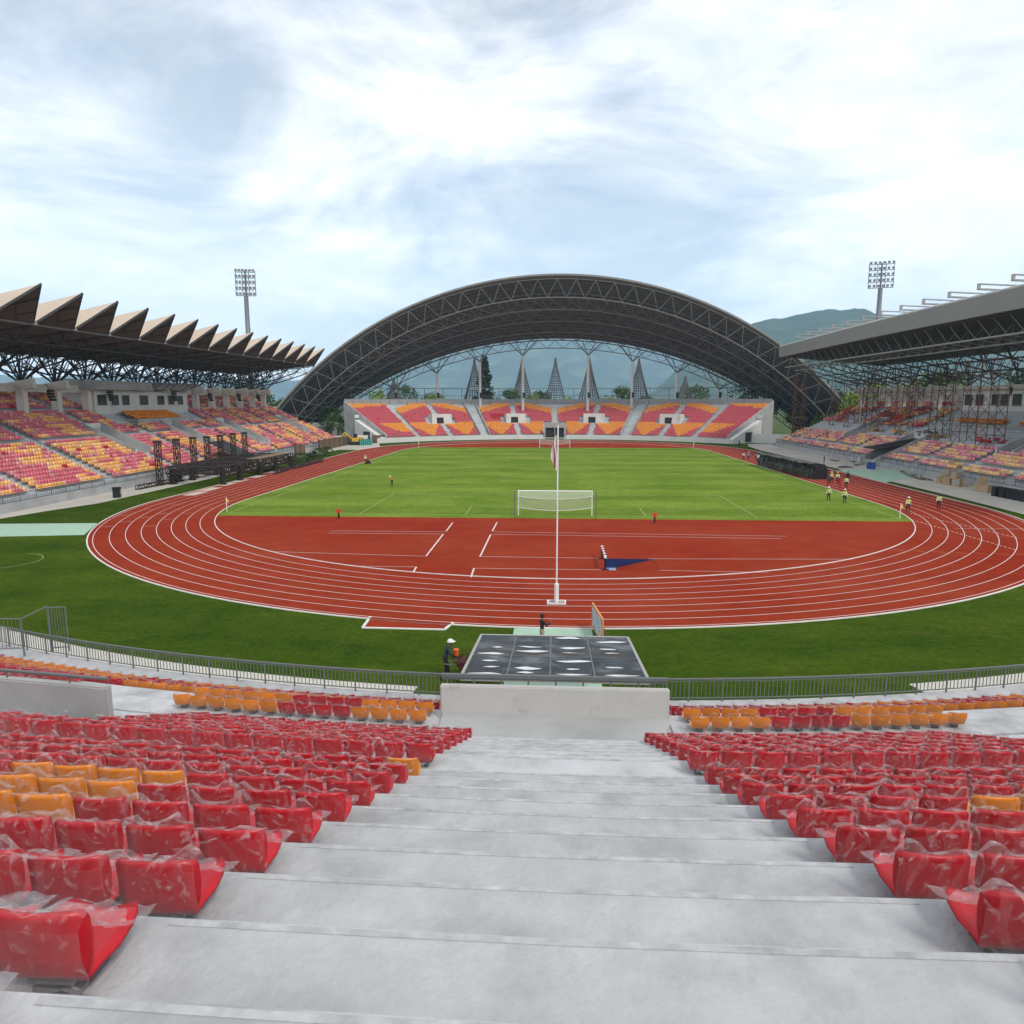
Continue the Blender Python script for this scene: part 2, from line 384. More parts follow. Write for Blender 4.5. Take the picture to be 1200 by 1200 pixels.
def gl(a, c, w, m, parent, name='painted_line', z=.013):
    a = Vector((a[0], a[1], z)); c = Vector((c[0], c[1], z)); d = (c-a).normalized(); s = Vector((-d.y, d.x, 0))*(w/2)
    b = MB(); b.quad(a-s, c-s, c+s, a+s); return b.build(name, m, parent)
def pl(p1, p2, w=.09, m=None, parent=None, name='painted_line', z=.013):
    return gl(ground(*p1), ground(*p2), w, m or LINE, parent or track, name, z)
for p1, p2, w in [((387, 622.3), (524, 623.3), .06), ((384, 624.8), (520, 626), .06), ((530.5, 612.5), (523, 622.5), .12), ((519.5, 626), (499.5, 651.5), .12),
                  ((318, 646.5), (500, 652), .06), ((410, 663.5), (488, 664.5), .06), ((488, 664.5), (484, 671), .12),
                  ((582.5, 612), (577, 622.5), .12), ((575, 626.5), (562.5, 652.5), .12), ((577, 623.3), (922, 628.5), .06), ((575, 626.2), (915, 631.3), .06),
                  ((562.5, 652.3), (712, 654.5), .06), ((760, 655), (1000, 655.5), .06), ((555.5, 666), (552, 676.5), .12), ((555, 666), (712, 668), .06), ((772, 668.5), (900, 671), .05)]:
    pl(p1, p2, w)
# lane marks on the bends: start staggers and the relay dashes
for k in range(8):
    a = rad(183+3.1*k); r1 = R0+1.22*k+.12; r2 = r1+.98
    gl((r1*math.cos(a), YC1+r1*math.sin(a)), (r2*math.cos(a), YC1+r2*math.sin(a)), .07, LINE if k > 3 else LINEO, track, 'lane_mark')
    a = rad(-44+1.1*k)
    gl((r1*math.cos(a), YC1+r1*math.sin(a)), (r2*math.cos(a), YC1+r2*math.sin(a)), .07, LINEO, track, 'lane_mark')
    a = rad(186+5*(k % 5)); gl((r1*math.cos(a), YC1+r1*math.sin(a)), (r2*math.cos(a), YC1+r2*math.sin(a)), .05, LINE, track, 'lane_mark')
for i in range(24):
    t = i/24
    p = ground(1065+t*130, 601+t*30); q = ground(1065+t*130+3.2, 601+t*30+.9); gl(p, q, .07, LINE, track, 'relay_dash')
    p = ground(1068+t*124, 609+t*36); q = ground(1068+t*124+3.2, 609+t*36+1.1); gl(p, q, .07, LINE, track, 'relay_dash')
pl((1118, 619.5), (1199, 620), .06)
# red apron at the end of the steeplechase lane and its white edge
P = [ground(*q) for q in ((434, 723.5), (425, 736), (521, 738.3), (531, 730))]
b = MB(); b.quad(*[(p.x, p.y, .004) for p in (P[0], P[1], P[2], P[3])]); b.build('track_apron', RUBBER, track)
b = MB()
for i in range(3): b.bar((P[i].x, P[i].y, .025), (P[i+1].x, P[i+1].y, .025), .14, .05)
b.build('apron_kerb', KERB, track)
A0_, A1_ = math.atan2(P[0].y-YC1, P[0].x), math.atan2(P[3].y-YC1, P[3].x); b = MB()
for i in range(8):
    a_, c_ = A0_+(A1_-A0_)*(i+.12*(i == 0))/8, A0_+(A1_-A0_)*(i+1-.12*(i == 7))/8
    b.quad(*[(r_*math.cos(q_), YC1+r_*math.sin(q_), .056) for r_, q_ in ((RO-.17, a_), (RO-.17, c_), (RO+.05, c_), (RO+.05, a_))])
b.build('kerb_ramp', RUBBER, track)
# pitch markings, worn thin
FAINT = mat('worn_pitch_paint', (.23, .31, .10), .9, .25, 1.2)
gy = YC1+42.195-52.5; gy2 = 2*YMID-gy
for yy, s in ((gy, 1), (gy2, -1)):
    for hw, dp in ((20.16, 16.5), (9.16, 5.5)):
        for x in (-hw, hw): gl((x, yy), (x, yy+s*dp), .12, FAINT, pitch, 'pitch_line', .014)
        gl((-hw, yy+s*dp), (hw, yy+s*dp), .12, FAINT, pitch, 'pitch_line', .014)
    gl((-34, yy), (34, yy), .12, FAINT, pitch, 'pitch_line', .0135)
for x in (-34, 34): gl((x, gy), (x, gy2), .12, FAINT, pitch, 'pitch_line', .0135)
gl((-34, YMID), (34, YMID), .12, FAINT, pitch, 'pitch_line', .0135)
def poly(pts, z, m, name, parent=None):
    b = MB(); b.quad(*[(p[0], p[1], z) for p in pts]); return struct(b.build(name, m, parent)) if not parent else b.build(name, m, parent)
poly([(-58, 58), (-56.3, 62), (-54.9, 66.3), (-53.7, 72), (-52, 77.2), (-51.8, 100), (-51.8, 170), (-53.5, 192), (-58, 192)], .006, BEIGE, 'pavement')
poly([(58, 58), (58, 196), (52, 196), (49.5, 185), (48.4, 170), (48.4, 90), (47.9, 75), (50, 66), (55, 58)], .006, BEIGE, 'pavement')
poly([(-70, 56.2), (-47.6, 57.3), (-40.9, 58.45), (-43.6, 64.4), (-52.6, 63.5), (-70, 61)], .010, MINT, 'mint_path')
poly([(-2.15, 17.6), (1.95, 17.6), (1.85, 34.93), (-2.1, 34.93)], .010, MINT, 'mint_path')
poly([(46.8, 103.2), (47.3, 122), (57.2, 124), (57.2, 114)], .010, MINT, 'mint_path')
poly([(-58, 168), (-46.8, 168), (-44.5, 180), (-49, 196), (-58, 196)], .009, BEIGE, 'pavement')
SAND = mat('sand_board', (.55, .44, .37), .9, .1, 2)
for px, py in ((232, 578.5), (249, 573.4), (268, 567.5), (283, 563.5), (303, 558.5), (322, 553), (347, 546.5)):
    p = ground(px, py); b = MB(); b.box((p.x-.3, p.y, .02), (1.5, 3.6, .03)); tag(b.build('take_off_board', SAND), 'pale flat board lying along the outer lane by the stage trusses', 'board', 'pale boards beside the running track')
# shot circle line on the apron grass, left
b = MB(); c = ground(0, 658)
for i in range(20):
    a0 = -PI/2+PI*i/20; a1 = -PI/2+PI*(i+1)/20
    b.quad(*[(c.x+rr*math.cos(a), c.y+rr*1.0*math.sin(a), .012) for rr, a in ((2.6, a0), (2.68, a0), (2.68, a1), (2.6, a1))])
o = b.build('throwing_circle_line', FAINT, bpy.data.objects['apron_grass'])
# drain strip along the near stand
ON = (0., 91.2); OF = (0., 158.)
def arc(o, r, a, z=0., sgn=-1):    # angle a from the stadium axis, sgn -1 near end, +1 far end
    return (o[0]+r*math.sin(a), o[1]+sgn*r*math.cos(a), z)
def ring(b, o, sgn, r1, r2, a0, a1, z0, z1, n=24, cut=None):
    # solid ring sector; cut=(x0,x1): clamp so the sector starts at constant X
    base = len(b.v)
    for i in range(n+1):
        t = i/n
        for r in (r1, r2):
            A0 = math.asin(cut[0]/r) if cut and cut[0] is not None else a0
            A1 = math.asin(cut[1]/r) if cut and cut[1] is not None else a1
            a = A0+(A1-A0)*t
            for z in (z0, z1): b.v.append(arc(o, r, a, z, sgn))
    for i in range(n):
        k = base+4*i; q = k+4
        for f in ((k+1, k+3, q+3, q+1), (k, q, q+2, k+2), (k, k+1, q+1, q), (k+2, q+2, q+3, k+3)): b.f.append(f); b.m.append(b.cur)
    b.f += [(base, base+2, base+3, base+1), (base+4*n, base+4*n+1, base+4*n+3, base+4*n+2)]; b.m += [b.cur]*2
    return b
b = MB(); ring(b, ON, -1, 64.25, 67, rad(-42), rad(-5), -.2, .012, 40); ring(b, ON, -1, 64.25, 67, rad(13), rad(42), -.2, .012, 40)
struct(b.build('drain_paving', mat('pale_gravel', (.52, .49, .43), .95, .2, 6)))

# ------------------------------------------------------------------ mountains
def hills(name, m, y0, y1, x0, x1, nx, ny, fn):
    xs = np.linspace(x0, x1, nx); ys = np.linspace(y0, y1, ny); b = MB()
    for y in ys:
        for x in xs: b.v.append((x, y, fn(x, y)))
    b.f = [(j*nx+i, j*nx+i+1, (j+1)*nx+i+1, (j+1)*nx+i) for j in range(ny-1) for i in range(nx-1)]; b.m = [0]*len(b.f)
    return struct(b.build(name, m, smooth=True))
FOREST = mat('forest_slope', (.022, .046, .036), .95, .35, .02, .6, .05, col2=(.11, .15, .06), c2scale=.0045, c2lo=.48, c2hi=.66)
FOREST2 = mat('near_forest_slope', (.02, .045, .016), .95, .4, .03, .8, .05, col2=(.05, .08, .025), c2scale=.006, c2lo=.5, c2hi=.7)
def interp(x, xs, ys): return float(np.interp(x, xs, ys))
def far_fn(x, y):
    az = x/max(y, 1); d = math.hypot(x, y)
    h = interp(az, [-.7, -.45, -.36, -.30, -.22, -.1, .0, .12, .22, .3, .45, .8], [250, 230, 210, 330, 560, 680, 720, 690, 620, 520, 420, 300])
    t = max(0., min(1., (y-4200)/2600)); rise = t*t*(3-2*t)
    if y > 6800: rise = max(.2, 1-(y-6800)/2600)
    rid = .75-2.6*abs(mnoise.fractal(Vector((x/620, y/1500, .3)), 1., 2.1, 5))
    return h*rise*(1+.30*rid*(1.15-.6*rise)) + 45*rise*mnoise.fractal(Vector((x/150, y/220, 5)), 1., 2., 4) - 8*(1-rise)
hills('mountain_range', FOREST, 4100, 8800, -6500, 6500, 260, 120, far_fn)
def near_fn(x, y):
    px = 650+832*x/max(y, 1)
    prof = interp(px, [760, 830, 870, 885, 905, 925, 945, 955, 965, 980, 995, 1010, 1050, 1100, 1200, 1350], [40, 62, 90, 94, 96, 100, 103, 105, 103, 106, 102, 97, 88, 80, 62, 30])
    H = prof/832*3000
    t = max(0., min(1., (y-2000)/1000)); rise = t**1.25
    if y > 3000: rise = max(0., 1-(y-3000)/900)
    edge = max(0., min(1., (px-740)/60))*max(0., min(1., (1400-px)/120))
    g = .5-1.8*abs(mnoise.fractal(Vector((x/260, y/520, 1.3)), 1., 2.1, 6))
    return H*rise*edge*(1+.34*g*(1.02-rise)) + 6*rise*edge*mnoise.fractal(Vector((x/60, y/60, 2)), 1., 2., 4) - 6*(1-edge*rise)
hills('wooded_hill', FOREST2, 1900, 3900, 200, 3400, 220, 120, near_fn)

# ------------------------------------------------------------------ seats (meshes)
def seat_mesh(m, nx=7, thick=.022):
    prof = [(.215, .370, .125), (.218, .398, .160), (.185, .405, .195), (.11, .400, .215), (0, .388, .222), (-.11, .385, .205), (-.175, .40, .192), (-.205, .445, .206), (-.222, .53, .224), (-.236, .63, .230), (-.246, .715, .228), (-.248, .75, .212)]
    bm = bmesh.new(); rows = []
    for y, z, w in prof:
        row = []
        for i in range(nx):
            u = 2*i/(nx-1)-1; back = max(0, min(1, (z-.39)/.2)) if y < -.1 else 0
            row.append(bm.verts.new((u*w, y+.055*u*u*back, z+(.035*u*u if not back else -.012*u*u*max(0, (z-.65)/.1)))))
        rows.append(row)
    for a, c in zip(rows[:-1], rows[1:]):
        for i in range(nx-1): bm.faces.new((a[i], a[i+1], c[i+1], c[i]))
    bmesh.ops.recalc_face_normals(bm, faces=bm.faces)
    bmesh.ops.solidify(bm, geom=bm.faces[:], thickness=thick)
    bmesh.ops.translate(bm, vec=(0, 0, -.28), verts=bm.verts)
    me = bpy.data.meshes.new('shell'); bm.to_mesh(me); bm.free(); me.materials.append(m)
    me.polygons.foreach_set('use_smooth', [True]*len(me.polygons))
    at = me.attributes.new('tint', 'FLOAT', 'FACE'); at.data.foreach_set('value', [random.uniform(.88, 1.1)]*len(me.polygons))
    return me
def wrap_grid(seed, nx=9):
    r = random.Random(seed)
    prof = [(.20, .33), (.262, .36), (.262, .43), (.15, .455), (.0, .52), (-.13, .64), (-.205, .765), (-.262, .780), (-.285, .72), (-.272, .60), (-.252, .48), (-.222, .385), (-.16, .345)]
    pk = [r.random() < .75, r.random() < .75]; ph = [r.uniform(.03, .13), r.uniform(.03, .13)]; px = [r.uniform(.10, .21), r.uniform(.10, .21)]
    V = []
    for k, (y, z) in enumerate(prof):
        for i in range(nx):
            u = 2*i/(nx-1)-1; w = .25 if 1 < k < 11 else .21
            x = u*w; yy = y; q = z
            if 4 <= k <= 8:
                lift = {4: .2, 5: .45, 6: 1., 7: .95, 8: .25}[k]
                for s in (0, 1):
                    if pk[s]:
                        dx = x-(-px[s] if s == 0 else px[s]); q += lift*ph[s]*max(0, 1-abs(dx)/.09)
                x *= 1+.07*lift*r.uniform(.3, 1)
                q -= .018*(1-u*u)*lift*r.uniform(0, 1)
            am = .016 if k < 7 else .012
            V.append((x+r.uniform(-am, am)*.7, yy+r.uniform(-am, am), q-.28+r.uniform(-am, am)))
    F = [(k*nx+i, k*nx+i+1, (k+1)*nx+i+1, (k+1)*nx+i) for k in range(len(prof)-1) for i in range(nx-1)]
    return V, F
def wrap_mesh(seed):
    V, F = wrap_grid(seed); me = bpy.data.meshes.new('plastic_wrap'); me.from_pydata(V, [], F); me.materials.append(WRAP); me.update(); return me
b = MB(); b.box((0, -.02, .085), (.20, .26, .03)); b.box((-.06, .0, .04), (.03, .16, .08)); b.box((.06, .0, .04), (.03, .16, .08)); b.box((0, -.02, .012), (.22, .2, .024))
BRACKET = b.mesh('bracket', STEEL)
SHELLS = {'red': [seat_mesh(SRED) for _ in range(3)], 'orange': [seat_mesh(SORG) for _ in range(3)]}
WRAPS = [wrap_mesh(i) for i in range(14)]
# ---- merged seats: numpy instancing of a template
class Bulk:
    def __init__(s): s.V = []; s.F = []; s.M = []; s.T = []; s.n = 0
    def add(s, tv, tf, pos, yaw, midx, tint=None, jit=0.):
        tv = np.asarray(tv, float); tf = np.asarray(tf, int); pos = np.asarray(pos, float); n = len(pos)
        if n == 0: return
        c, si = np.cos(yaw)[:, None], np.sin(yaw)[:, None]
        x = tv[None, :, 0]*c - tv[None, :, 1]*si; y = tv[None, :, 0]*si + tv[None, :, 1]*c; z = np.repeat(tv[None, :, 2], n, 0)
        V = np.stack([x, y, z], 2)+pos[:, None, :]
        if jit: V = V + rng.uniform(-jit, jit, V.shape)
        F = tf[None]+(np.arange(n)*len(tv))[:, None, None]+s.n
        s.V.append(V.reshape(-1, 3)); s.F.append(F.reshape(-1, 4)); s.M.append(np.repeat(np.asarray(midx), len(tf)))
        t = rng.uniform(.82, 1.14, n) if tint is None else tint
        s.T.append(np.repeat(t, len(tf))); s.n += n*len(tv)
    def build(s, name, mats):
        V = np.concatenate(s.V); F = np.concatenate(s.F); Mi = np.concatenate(s.M); T = np.concatenate(s.T)
        me = bpy.data.meshes.new(name); me.vertices.add(len(V)); me.vertices.foreach_set('co', V.ravel())
        me.loops.add(F.size); me.loops.foreach_set('vertex_index', F.ravel().astype(np.int32))
        me.polygons.add(len(F)); me.polygons.foreach_set('loop_start', (np.arange(len(F))*4).astype(np.int32))
        for m in mats: me.materials.append(m)
        me.polygons.foreach_set('material_index', Mi.astype(np.int32))
        at = me.attributes.new('tint', 'FLOAT', 'FACE'); at.data.foreach_set('value', T.astype(np.float32))
        me.update(calc_edges=True); me.validate(); o = bpy.data.objects.new(name, me); link(o); return o
def boxvf(boxes):
    b = MB()
    for c, sz, rx in boxes: b.box(c, sz, 0, rx)
    return b.v, b.f
SIMPLE = boxvf([((0, .02, .44), (.44, .42, .06), 0.), ((0, -.20, .63), (.44, .05, .38), .10)])
bulk = Bulk()
BM_ = [SRED, SORG, FPNK, FORG, FBRT, WRAP, STEEL, PPNK, PORG, ERED, EORG]      # material slots of the merged seats

# ------------------------------------------------------------------ near grandstand
near = thing('grandstand', 'curved end grandstand with plastic-wrapped red and orange seats', 'grandstand', (0, 0, 0))
LOWR = [(69.8, 1.75, .9), (70.7, 2.1, .9), (71.6, 2.46, .95), (72.55, 2.90, 1.05), (73.6, 3.15, .85)]
def row_low(i): return LOWR[i-1][0], LOWR[i-1][1]        # i 1..5
def row_up(j): return 75.0+.85*(j-1)+(.42 if j > 7 else 0), 3.39+.367*(j-1)+(.05 if j > 7 else 0)
AN = rad(42)
for sgn in (-1, 1):
    c = (None, -3.1) if sgn < 0 else (2.95, None)
    a = (-AN, 0) if sgn < 0 else (0, AN)
    b = MB(); ring(b, ON, -1, 67.2, 69.8, a[0], a[1], -.2, 1.0, 30, c); b.build('walkway', STEP, near)
    for i in range(1, 6):
        r, z = row_low(i); b = MB(); ring(b, ON, -1, r, r+LOWR[i-1][2], a[0], a[1], -.2, z, 30, c); b.build('terrace_step', STEP, near)
b = MB(); ring(b, ON, -1, 74.45, 75.0, -AN, AN, 2.4, 3.08, 50); ring(b, ON, -1, 73.0, 74.45, 0, 0, 2.4, 3.08, 6, (-3.1, 2.95)); b.build('gangway', CONC, near)
b = MB(); b.box((-.07, 18.05, 1.5), (6.04, .12, 2.9)); b.build('tunnel_header', CONC, near)
for j in range(1, 22):
    r, z = row_up(j); nb_ = MB(); ring(nb_, ON, -1, r+.006, r+.045, 0, 0, z-.02, z+.004, 4, (-2.0, 2.0)); nb_.build('nosing', mat('nosing_grey', (.40, .40, .40), .9, .3, 5), near)
    b = MB(); ring(b, ON, -1, r, r+(1.27 if j == 7 else .85), -AN, AN, z-.9, z, 50); b.build('terrace_step', STEP, near)
def bevel_box(name, c, size, m, parent, rz=0., bev=.03):
    bm = bmesh.new(); bmesh.ops.create_cube(bm, size=1.); bmesh.ops.scale(bm, vec=size, verts=bm.verts)
    bmesh.ops.bevel(bm, geom=bm.edges[:], offset=bev, segments=2, affect='EDGES')
    me = bpy.data.meshes.new(name); bm.to_mesh(me); bm.free(); me.materials.append(m); return obj(name, me, parent, c, rz)
bevel_box('parapet', (-.09, 18.2, 3.42), (6.15, .2, .92), PARA, near)
hr = MB(); hr.bar((-3.15, 18.32, 4.09), (2.95, 18.32, 4.09), .09, .10); hr.bar((-3.15, 18.32, 4.0), (2.95, 18.32, 4.0), .05, .03)
hr.build('handrail', RAILM, near)
for k in range(9): b = MB(); b.tube((-3.0+.74*k, 18.32, 3.3), (-3.0+.74*k, 18.32, 4.06), .025, 6); b.build('handrail_post', RAILM, near)
for s, x0, x1, yy in ((-1, -9.0, -15., 13.0), (1, 9.3, 15., 13.2)):
    bevel_box('vomitory_wall', ((x0+x1)/2, yy+.45, 5.2), (abs(x1-x0), .2, 1.25), CONC, near, s*.135)
    b = MB(); dx = x1-x0; e0 = Vector(((x0+x1)/2-dx/2*.99, yy+.45-s*dx/2*.135*-s*-1*s, 5.93)); e1 = Vector(((x0+x1)/2+dx/2*.99, 0, 5.93))
    m_ = Vector(((x0+x1)/2, yy+.45, 5.98)); d_ = Vector((math.cos(s*.135), math.sin(s*.135), 0))*abs(dx)/2
    b.tube(m_-d_, m_+d_, .035, 8)
    for t in (-.8, -.3, .2, .7): b.tube(m_+d_*t-Vector((0, 0, .2)), m_+d_*t, .02, 6)
    b.build('handrail', RAILM, near)
# front railing
rail = thing('railing', 'grey metal balustrade curving along the front of the wrapped seats', 'railing', (0, 0, 0))
RR = 67.3
cutL, cutR = math.asin(-3.3/RR), math.asin(3.2/RR)
b = MB()
for a0, a1 in ((-AN, cutL), (cutR, AN)):
    for z, r in ((1.83, .038), (1.75, .016), (1.13, .024)):
        b = MB(); pts = [arc(ON, RR, a0+(a1-a0)*i/60, z) for i in range(61)]; b.path(pts, r, 6); b.build('rail', RAILM, rail)
pb = MB(); pb.box((0, 0, .42), (.05, .05, .84)); PB = pb.mesh('post', RAILM)
bb = MB(); bb.box((0, 0, 0), (.024, .024, .62)); BBm = bb.mesh('baluster', RAILM)
bal = []
step = .15/RR; a = -AN; k = 0
while a < AN:
    if a < cutL or a > cutR:
        p = arc(ON, RR, a, 1.44)
        if k % 8 == 0: obj('post', PB, rail, arc(ON, RR, a, 1.0), -a)
        else: bal.append((abs(p[0]-CAM_X+3), p, a))
    a += step; k += 1
bal.sort(key=lambda q: q[0]); rest = MB()
for i, (_, p, a) in enumerate(bal):
    if i < 295: obj('baluster', BBm, rail, p, -a)
    else: rest.box(p, (.024, .024, .62), -a)
rest.build('balusters', RAILM, rail, kind='stuff')
# tall gate by the side stairs
gt = thing('gate', 'tall grey metal gate left standing open on the curved balustrade', 'gate', (-21.2, 27.55, 1.0), .28)
b = MB()
for x in (-.02, .62): b.tube((x, 0, 0), (x, 0, 1.95), .03, 6)
for z in (.2, 1.95): b.tube((0, 0, z), (.62, 0, z), .025, 6)
b.build('gate_frame', RAILM, gt)
for k in range(1, 6): b = MB(); b.tube((.1*k, 0, .2), (.1*k, 0, 1.95), .012, 5); b.build('baluster', RAILM, gt)
sr = thing('stair_railing', 'tall sloping grey stair railing beside the open gate', 'railing', (-21.3, 27.6, 1.0), .28)
b = MB(); b.tube((0, 0, 0), (0, 0, 2.0), .035, 6); b.tube((0, 0, 2.0), (-.9, -.3, 1.6), .03, 6); b.tube((-.9, -.3, 0), (-.9, -.3, 1.6), .035, 6); b.tube((-.9, -.3, 1.6), (-4.2, -.2, 1.85), .03, 6); b.tube((-.9, -.3, .35), (-4.2, -.2, .45), .02, 6)
b.build('rail', RAILM, sr)
for k in range(22):
    t = k/22; b = MB(); b.tube((-.95-3.2*t, -.3+.1*t, .36+.1*t), (-.95-3.2*t, -.3+.1*t, 1.6+.25*t), .011, 5); b.build('baluster', RAILM, sr)

# ---- wrapped seats, near stand
seats = []
def put_row(r, z, lo, up, idx):
    rr = r+.35
    for s in (-1, 1):
        x0 = 2.0 if up else 3.35
        a = math.asin((x0+.26)/rr); k = 0
        while a < AN-.02:
            X = rr*math.sin(a); p = arc(ON, rr, s*a, z); ok = True
            if up and 9.2 < X < 15 and idx <= 5: ok = False
            if up and 26 < X < 29: ok = False
            if not up and ((10.4 < X < 14.5 and idx >= 4) or 27 < X < 29): ok = False
            if ok: seats.append((p, -s*a*1.0, up, idx, k, s))
            a += .512/rr; k += 1
for i in range(1, 6): r, z = row_low(i); put_row(r, z, True, False, i)
for j in range(1, 18): r, z = row_up(j); put_row(r, z, False, True, j)
def seat_colour(up, idx, k, s):
    if up:
        if idx in (11, 12, 13) and 4 <= k < 8: return 'orange'
        if idx == 8 and s < 0 and k in (0,): return 'orange'
        return 'red'
    if idx >= 4:
        lim = (4, 8, 14) if s > 0 else (4, 8, 19)
        return 'orange' if (k < lim[0] or lim[1] <= k < lim[2]) else 'red'
    if idx == 3: return 'orange' if (k // 5) % 4 == 3 else 'red'
    if k > 20: return 'orange' if (k+idx) // 7 % 3 < 2 else 'red'
    return 'red' if (k // 6 + idx) % 3 else 'orange'
info = []
for sdat in seats:
    p = sdat[0]; u, v, w = pix((p[0], p[1], p[2]+.3))
    vis = w > .3 and -40 < u < 1240 and v < 1260
    info.append((0 if vis else 1, w, sdat))
info.sort(key=lambda q: (q[0], q[1]))
GRP = {True: 'wrapped seats on the upper rows of the curved stand', False: 'wrapped seats on the rows below the gangway'}
ORD = 'first second third fourth fifth sixth seventh eighth ninth tenth eleventh twelfth thirteenth fourteenth fifteenth sixteenth seventeenth eighteenth nineteenth twentieth'.split()+['twenty-'+q for q in 'first second third fourth fifth sixth seventh eighth ninth'.split()]+['thirtieth']+['thirty-'+q for q in 'first second third fourth fifth sixth seventh eighth ninth'.split()]+['far']*60
low_p, low_y, low_m, wr = [], [], [], [[] for _ in range(14)]; 
for n_, (nv, w, (p, yaw, up, idx, k, s)) in enumerate(info):
    cname = seat_colour(up, idx, k, s)
    if n_ < 300 and nv == 0:
        lab = f"{cname} film-wrapped seat, {ORD[idx-1] if up else ORD[5-idx]} row {'above' if up else 'below'} the gangway, {ORD[k]} from the {'wide steps' if up else 'parapet'}, {'zigzag-roof' if s < 0 else 'scaffold'} side"
        t = thing('stadium_seat', lab, 'seat', p, yaw+random.uniform(-.03, .03), f"{cname} " + GRP[up])
        obj('shell', random.choice(SHELLS[cname]), t); wi = random.randrange(14)
        wo = obj('plastic_wrap', WRAPS[wi], t); wo.scale = (random.choice((-1, 1)), 1, random.uniform(.97, 1.03))
        obj('bracket', BRACKET, t)
    else:
        low_p.append(p); low_y.append(yaw); low_m.append(0 if cname == 'red' else 1); wr[random.randrange(14)].append((p, yaw))
def lowshell():
    prof = [(.22, .385), (.10, .40), (-.10, .385), (-.19, .42), (-.235, .63), (-.246, .75)]; hw = [.2, .215, .20, .195, .228, .215]
    V = []; nx = 4
    for (y, z), w in zip(prof, hw):
        for i in range(nx): u = 2*i/(nx-1)-1; V.append((u*w, y+(.05*u*u if z > .41 and y < 0 else 0), z-.28+(.03*u*u if y > -.15 else 0)))
    F = [(k*nx+i, k*nx+i+1, (k+1)*nx+i+1, (k+1)*nx+i) for k in range(5) for i in range(nx-1)]
    return V, F
lv, lf = lowshell(); bulk.add(lv, lf, low_p, np.array(low_y), low_m)
bulk.add(*boxvf([((0, 0, .05), (.16, .14, .1), 0.)]), low_p, np.array(low_y), np.full(len(low_p), 6))
for i in range(14):
    if wr[i]: V, F = wrap_grid(i); bulk.add(V, F, [q[0] for q in wr[i]], np.array([q[1] for q in wr[i]]), np.full(len(wr[i]), 5))

# ---- tunnel canopy
cn = thing('tunnel_canopy', 'dark tinted glass canopy with pale puddles over the tunnel mouth', 'canopy', (-.08, 23.05, 0))
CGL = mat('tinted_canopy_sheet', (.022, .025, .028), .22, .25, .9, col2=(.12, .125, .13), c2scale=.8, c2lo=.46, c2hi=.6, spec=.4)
ZB, ZF, YB, YF, HW = 3.34, 2.62, -3.05, 2.95, 2.77
def cz(y): return ZB+(ZF-ZB)*(y-YB)/(YF-YB)
fr = MB()
for x in (-HW, HW): fr.bar((x, YB, cz(YB)), (x, YF, cz(YF)), .09, .12)
for y in (YB, YF): fr.bar((-HW, y, cz(y)-.01), (HW, y, cz(y)-.01), .10, .12)
fr.build('frame', LTST, cn)
xs = [-HW+.05, -1.42, -.12, 1.22, HW-.05]
for k in (1, 2, 3): b = MB(); b.bar((xs[k], YB, cz(YB)+.03), (xs[k], YF, cz(YF)+.03), .045, .05); b.build('glazing_bar', STEEL, cn)
b = MB(); b.bar((-HW, -.35, cz(-.35)+.03), (HW, -.35, cz(-.35)+.03), .03, .03); b.build('glazing_bar', STEEL, cn)
for sx in (-1, 1):
    for y in (YB+.4, 0, YF-.4):
        b = MB(); b.tube((sx*(HW-.1), y, -0.0), (sx*(HW-.1), y, cz(y)-.05), .05, 8); b.build('canopy_post', RAILM, cn)
PUD = mat('puddle_sky_reflection', (.74, .75, .76), .3, .1, 1.2)  # pale colour stands in for bright sky reflected in the puddles
rp = random.Random(5)
for k in range(4):
    for (y0, y1) in ((YB+.06, -.35), (-.35, YF-.06)):
        x0, x1 = xs[k], xs[k+1]; b = MB(); n = 8
        def sagz(x, y): u = (x-x0)/(x1-x0); v = (y-y0)/(y1-y0); return cz(y)+.035-.06*math.sin(PI*u)*math.sin(PI*v)
        for j in range(n):
            for i in range(n):
                q = [(x0+(x1-x0)*a/n, y0+(y1-y0)*c/n) for a, c in ((i, j), (i+1, j), (i+1, j+1), (i, j+1))]
                b.quad(*[(x, y, sagz(x, y)) for x, y in q])
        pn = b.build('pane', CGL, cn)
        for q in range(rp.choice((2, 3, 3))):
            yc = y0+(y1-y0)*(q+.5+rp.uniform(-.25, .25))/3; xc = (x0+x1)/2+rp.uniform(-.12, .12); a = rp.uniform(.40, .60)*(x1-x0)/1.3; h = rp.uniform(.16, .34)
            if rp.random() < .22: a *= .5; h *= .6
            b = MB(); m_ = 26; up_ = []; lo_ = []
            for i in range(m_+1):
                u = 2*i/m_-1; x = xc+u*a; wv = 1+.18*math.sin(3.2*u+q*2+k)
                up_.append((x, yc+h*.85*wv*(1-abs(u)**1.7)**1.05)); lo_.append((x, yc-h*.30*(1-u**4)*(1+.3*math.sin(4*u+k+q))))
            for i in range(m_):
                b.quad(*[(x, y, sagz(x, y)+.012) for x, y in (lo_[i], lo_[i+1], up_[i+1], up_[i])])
            b.build('puddle', PUD, pn)

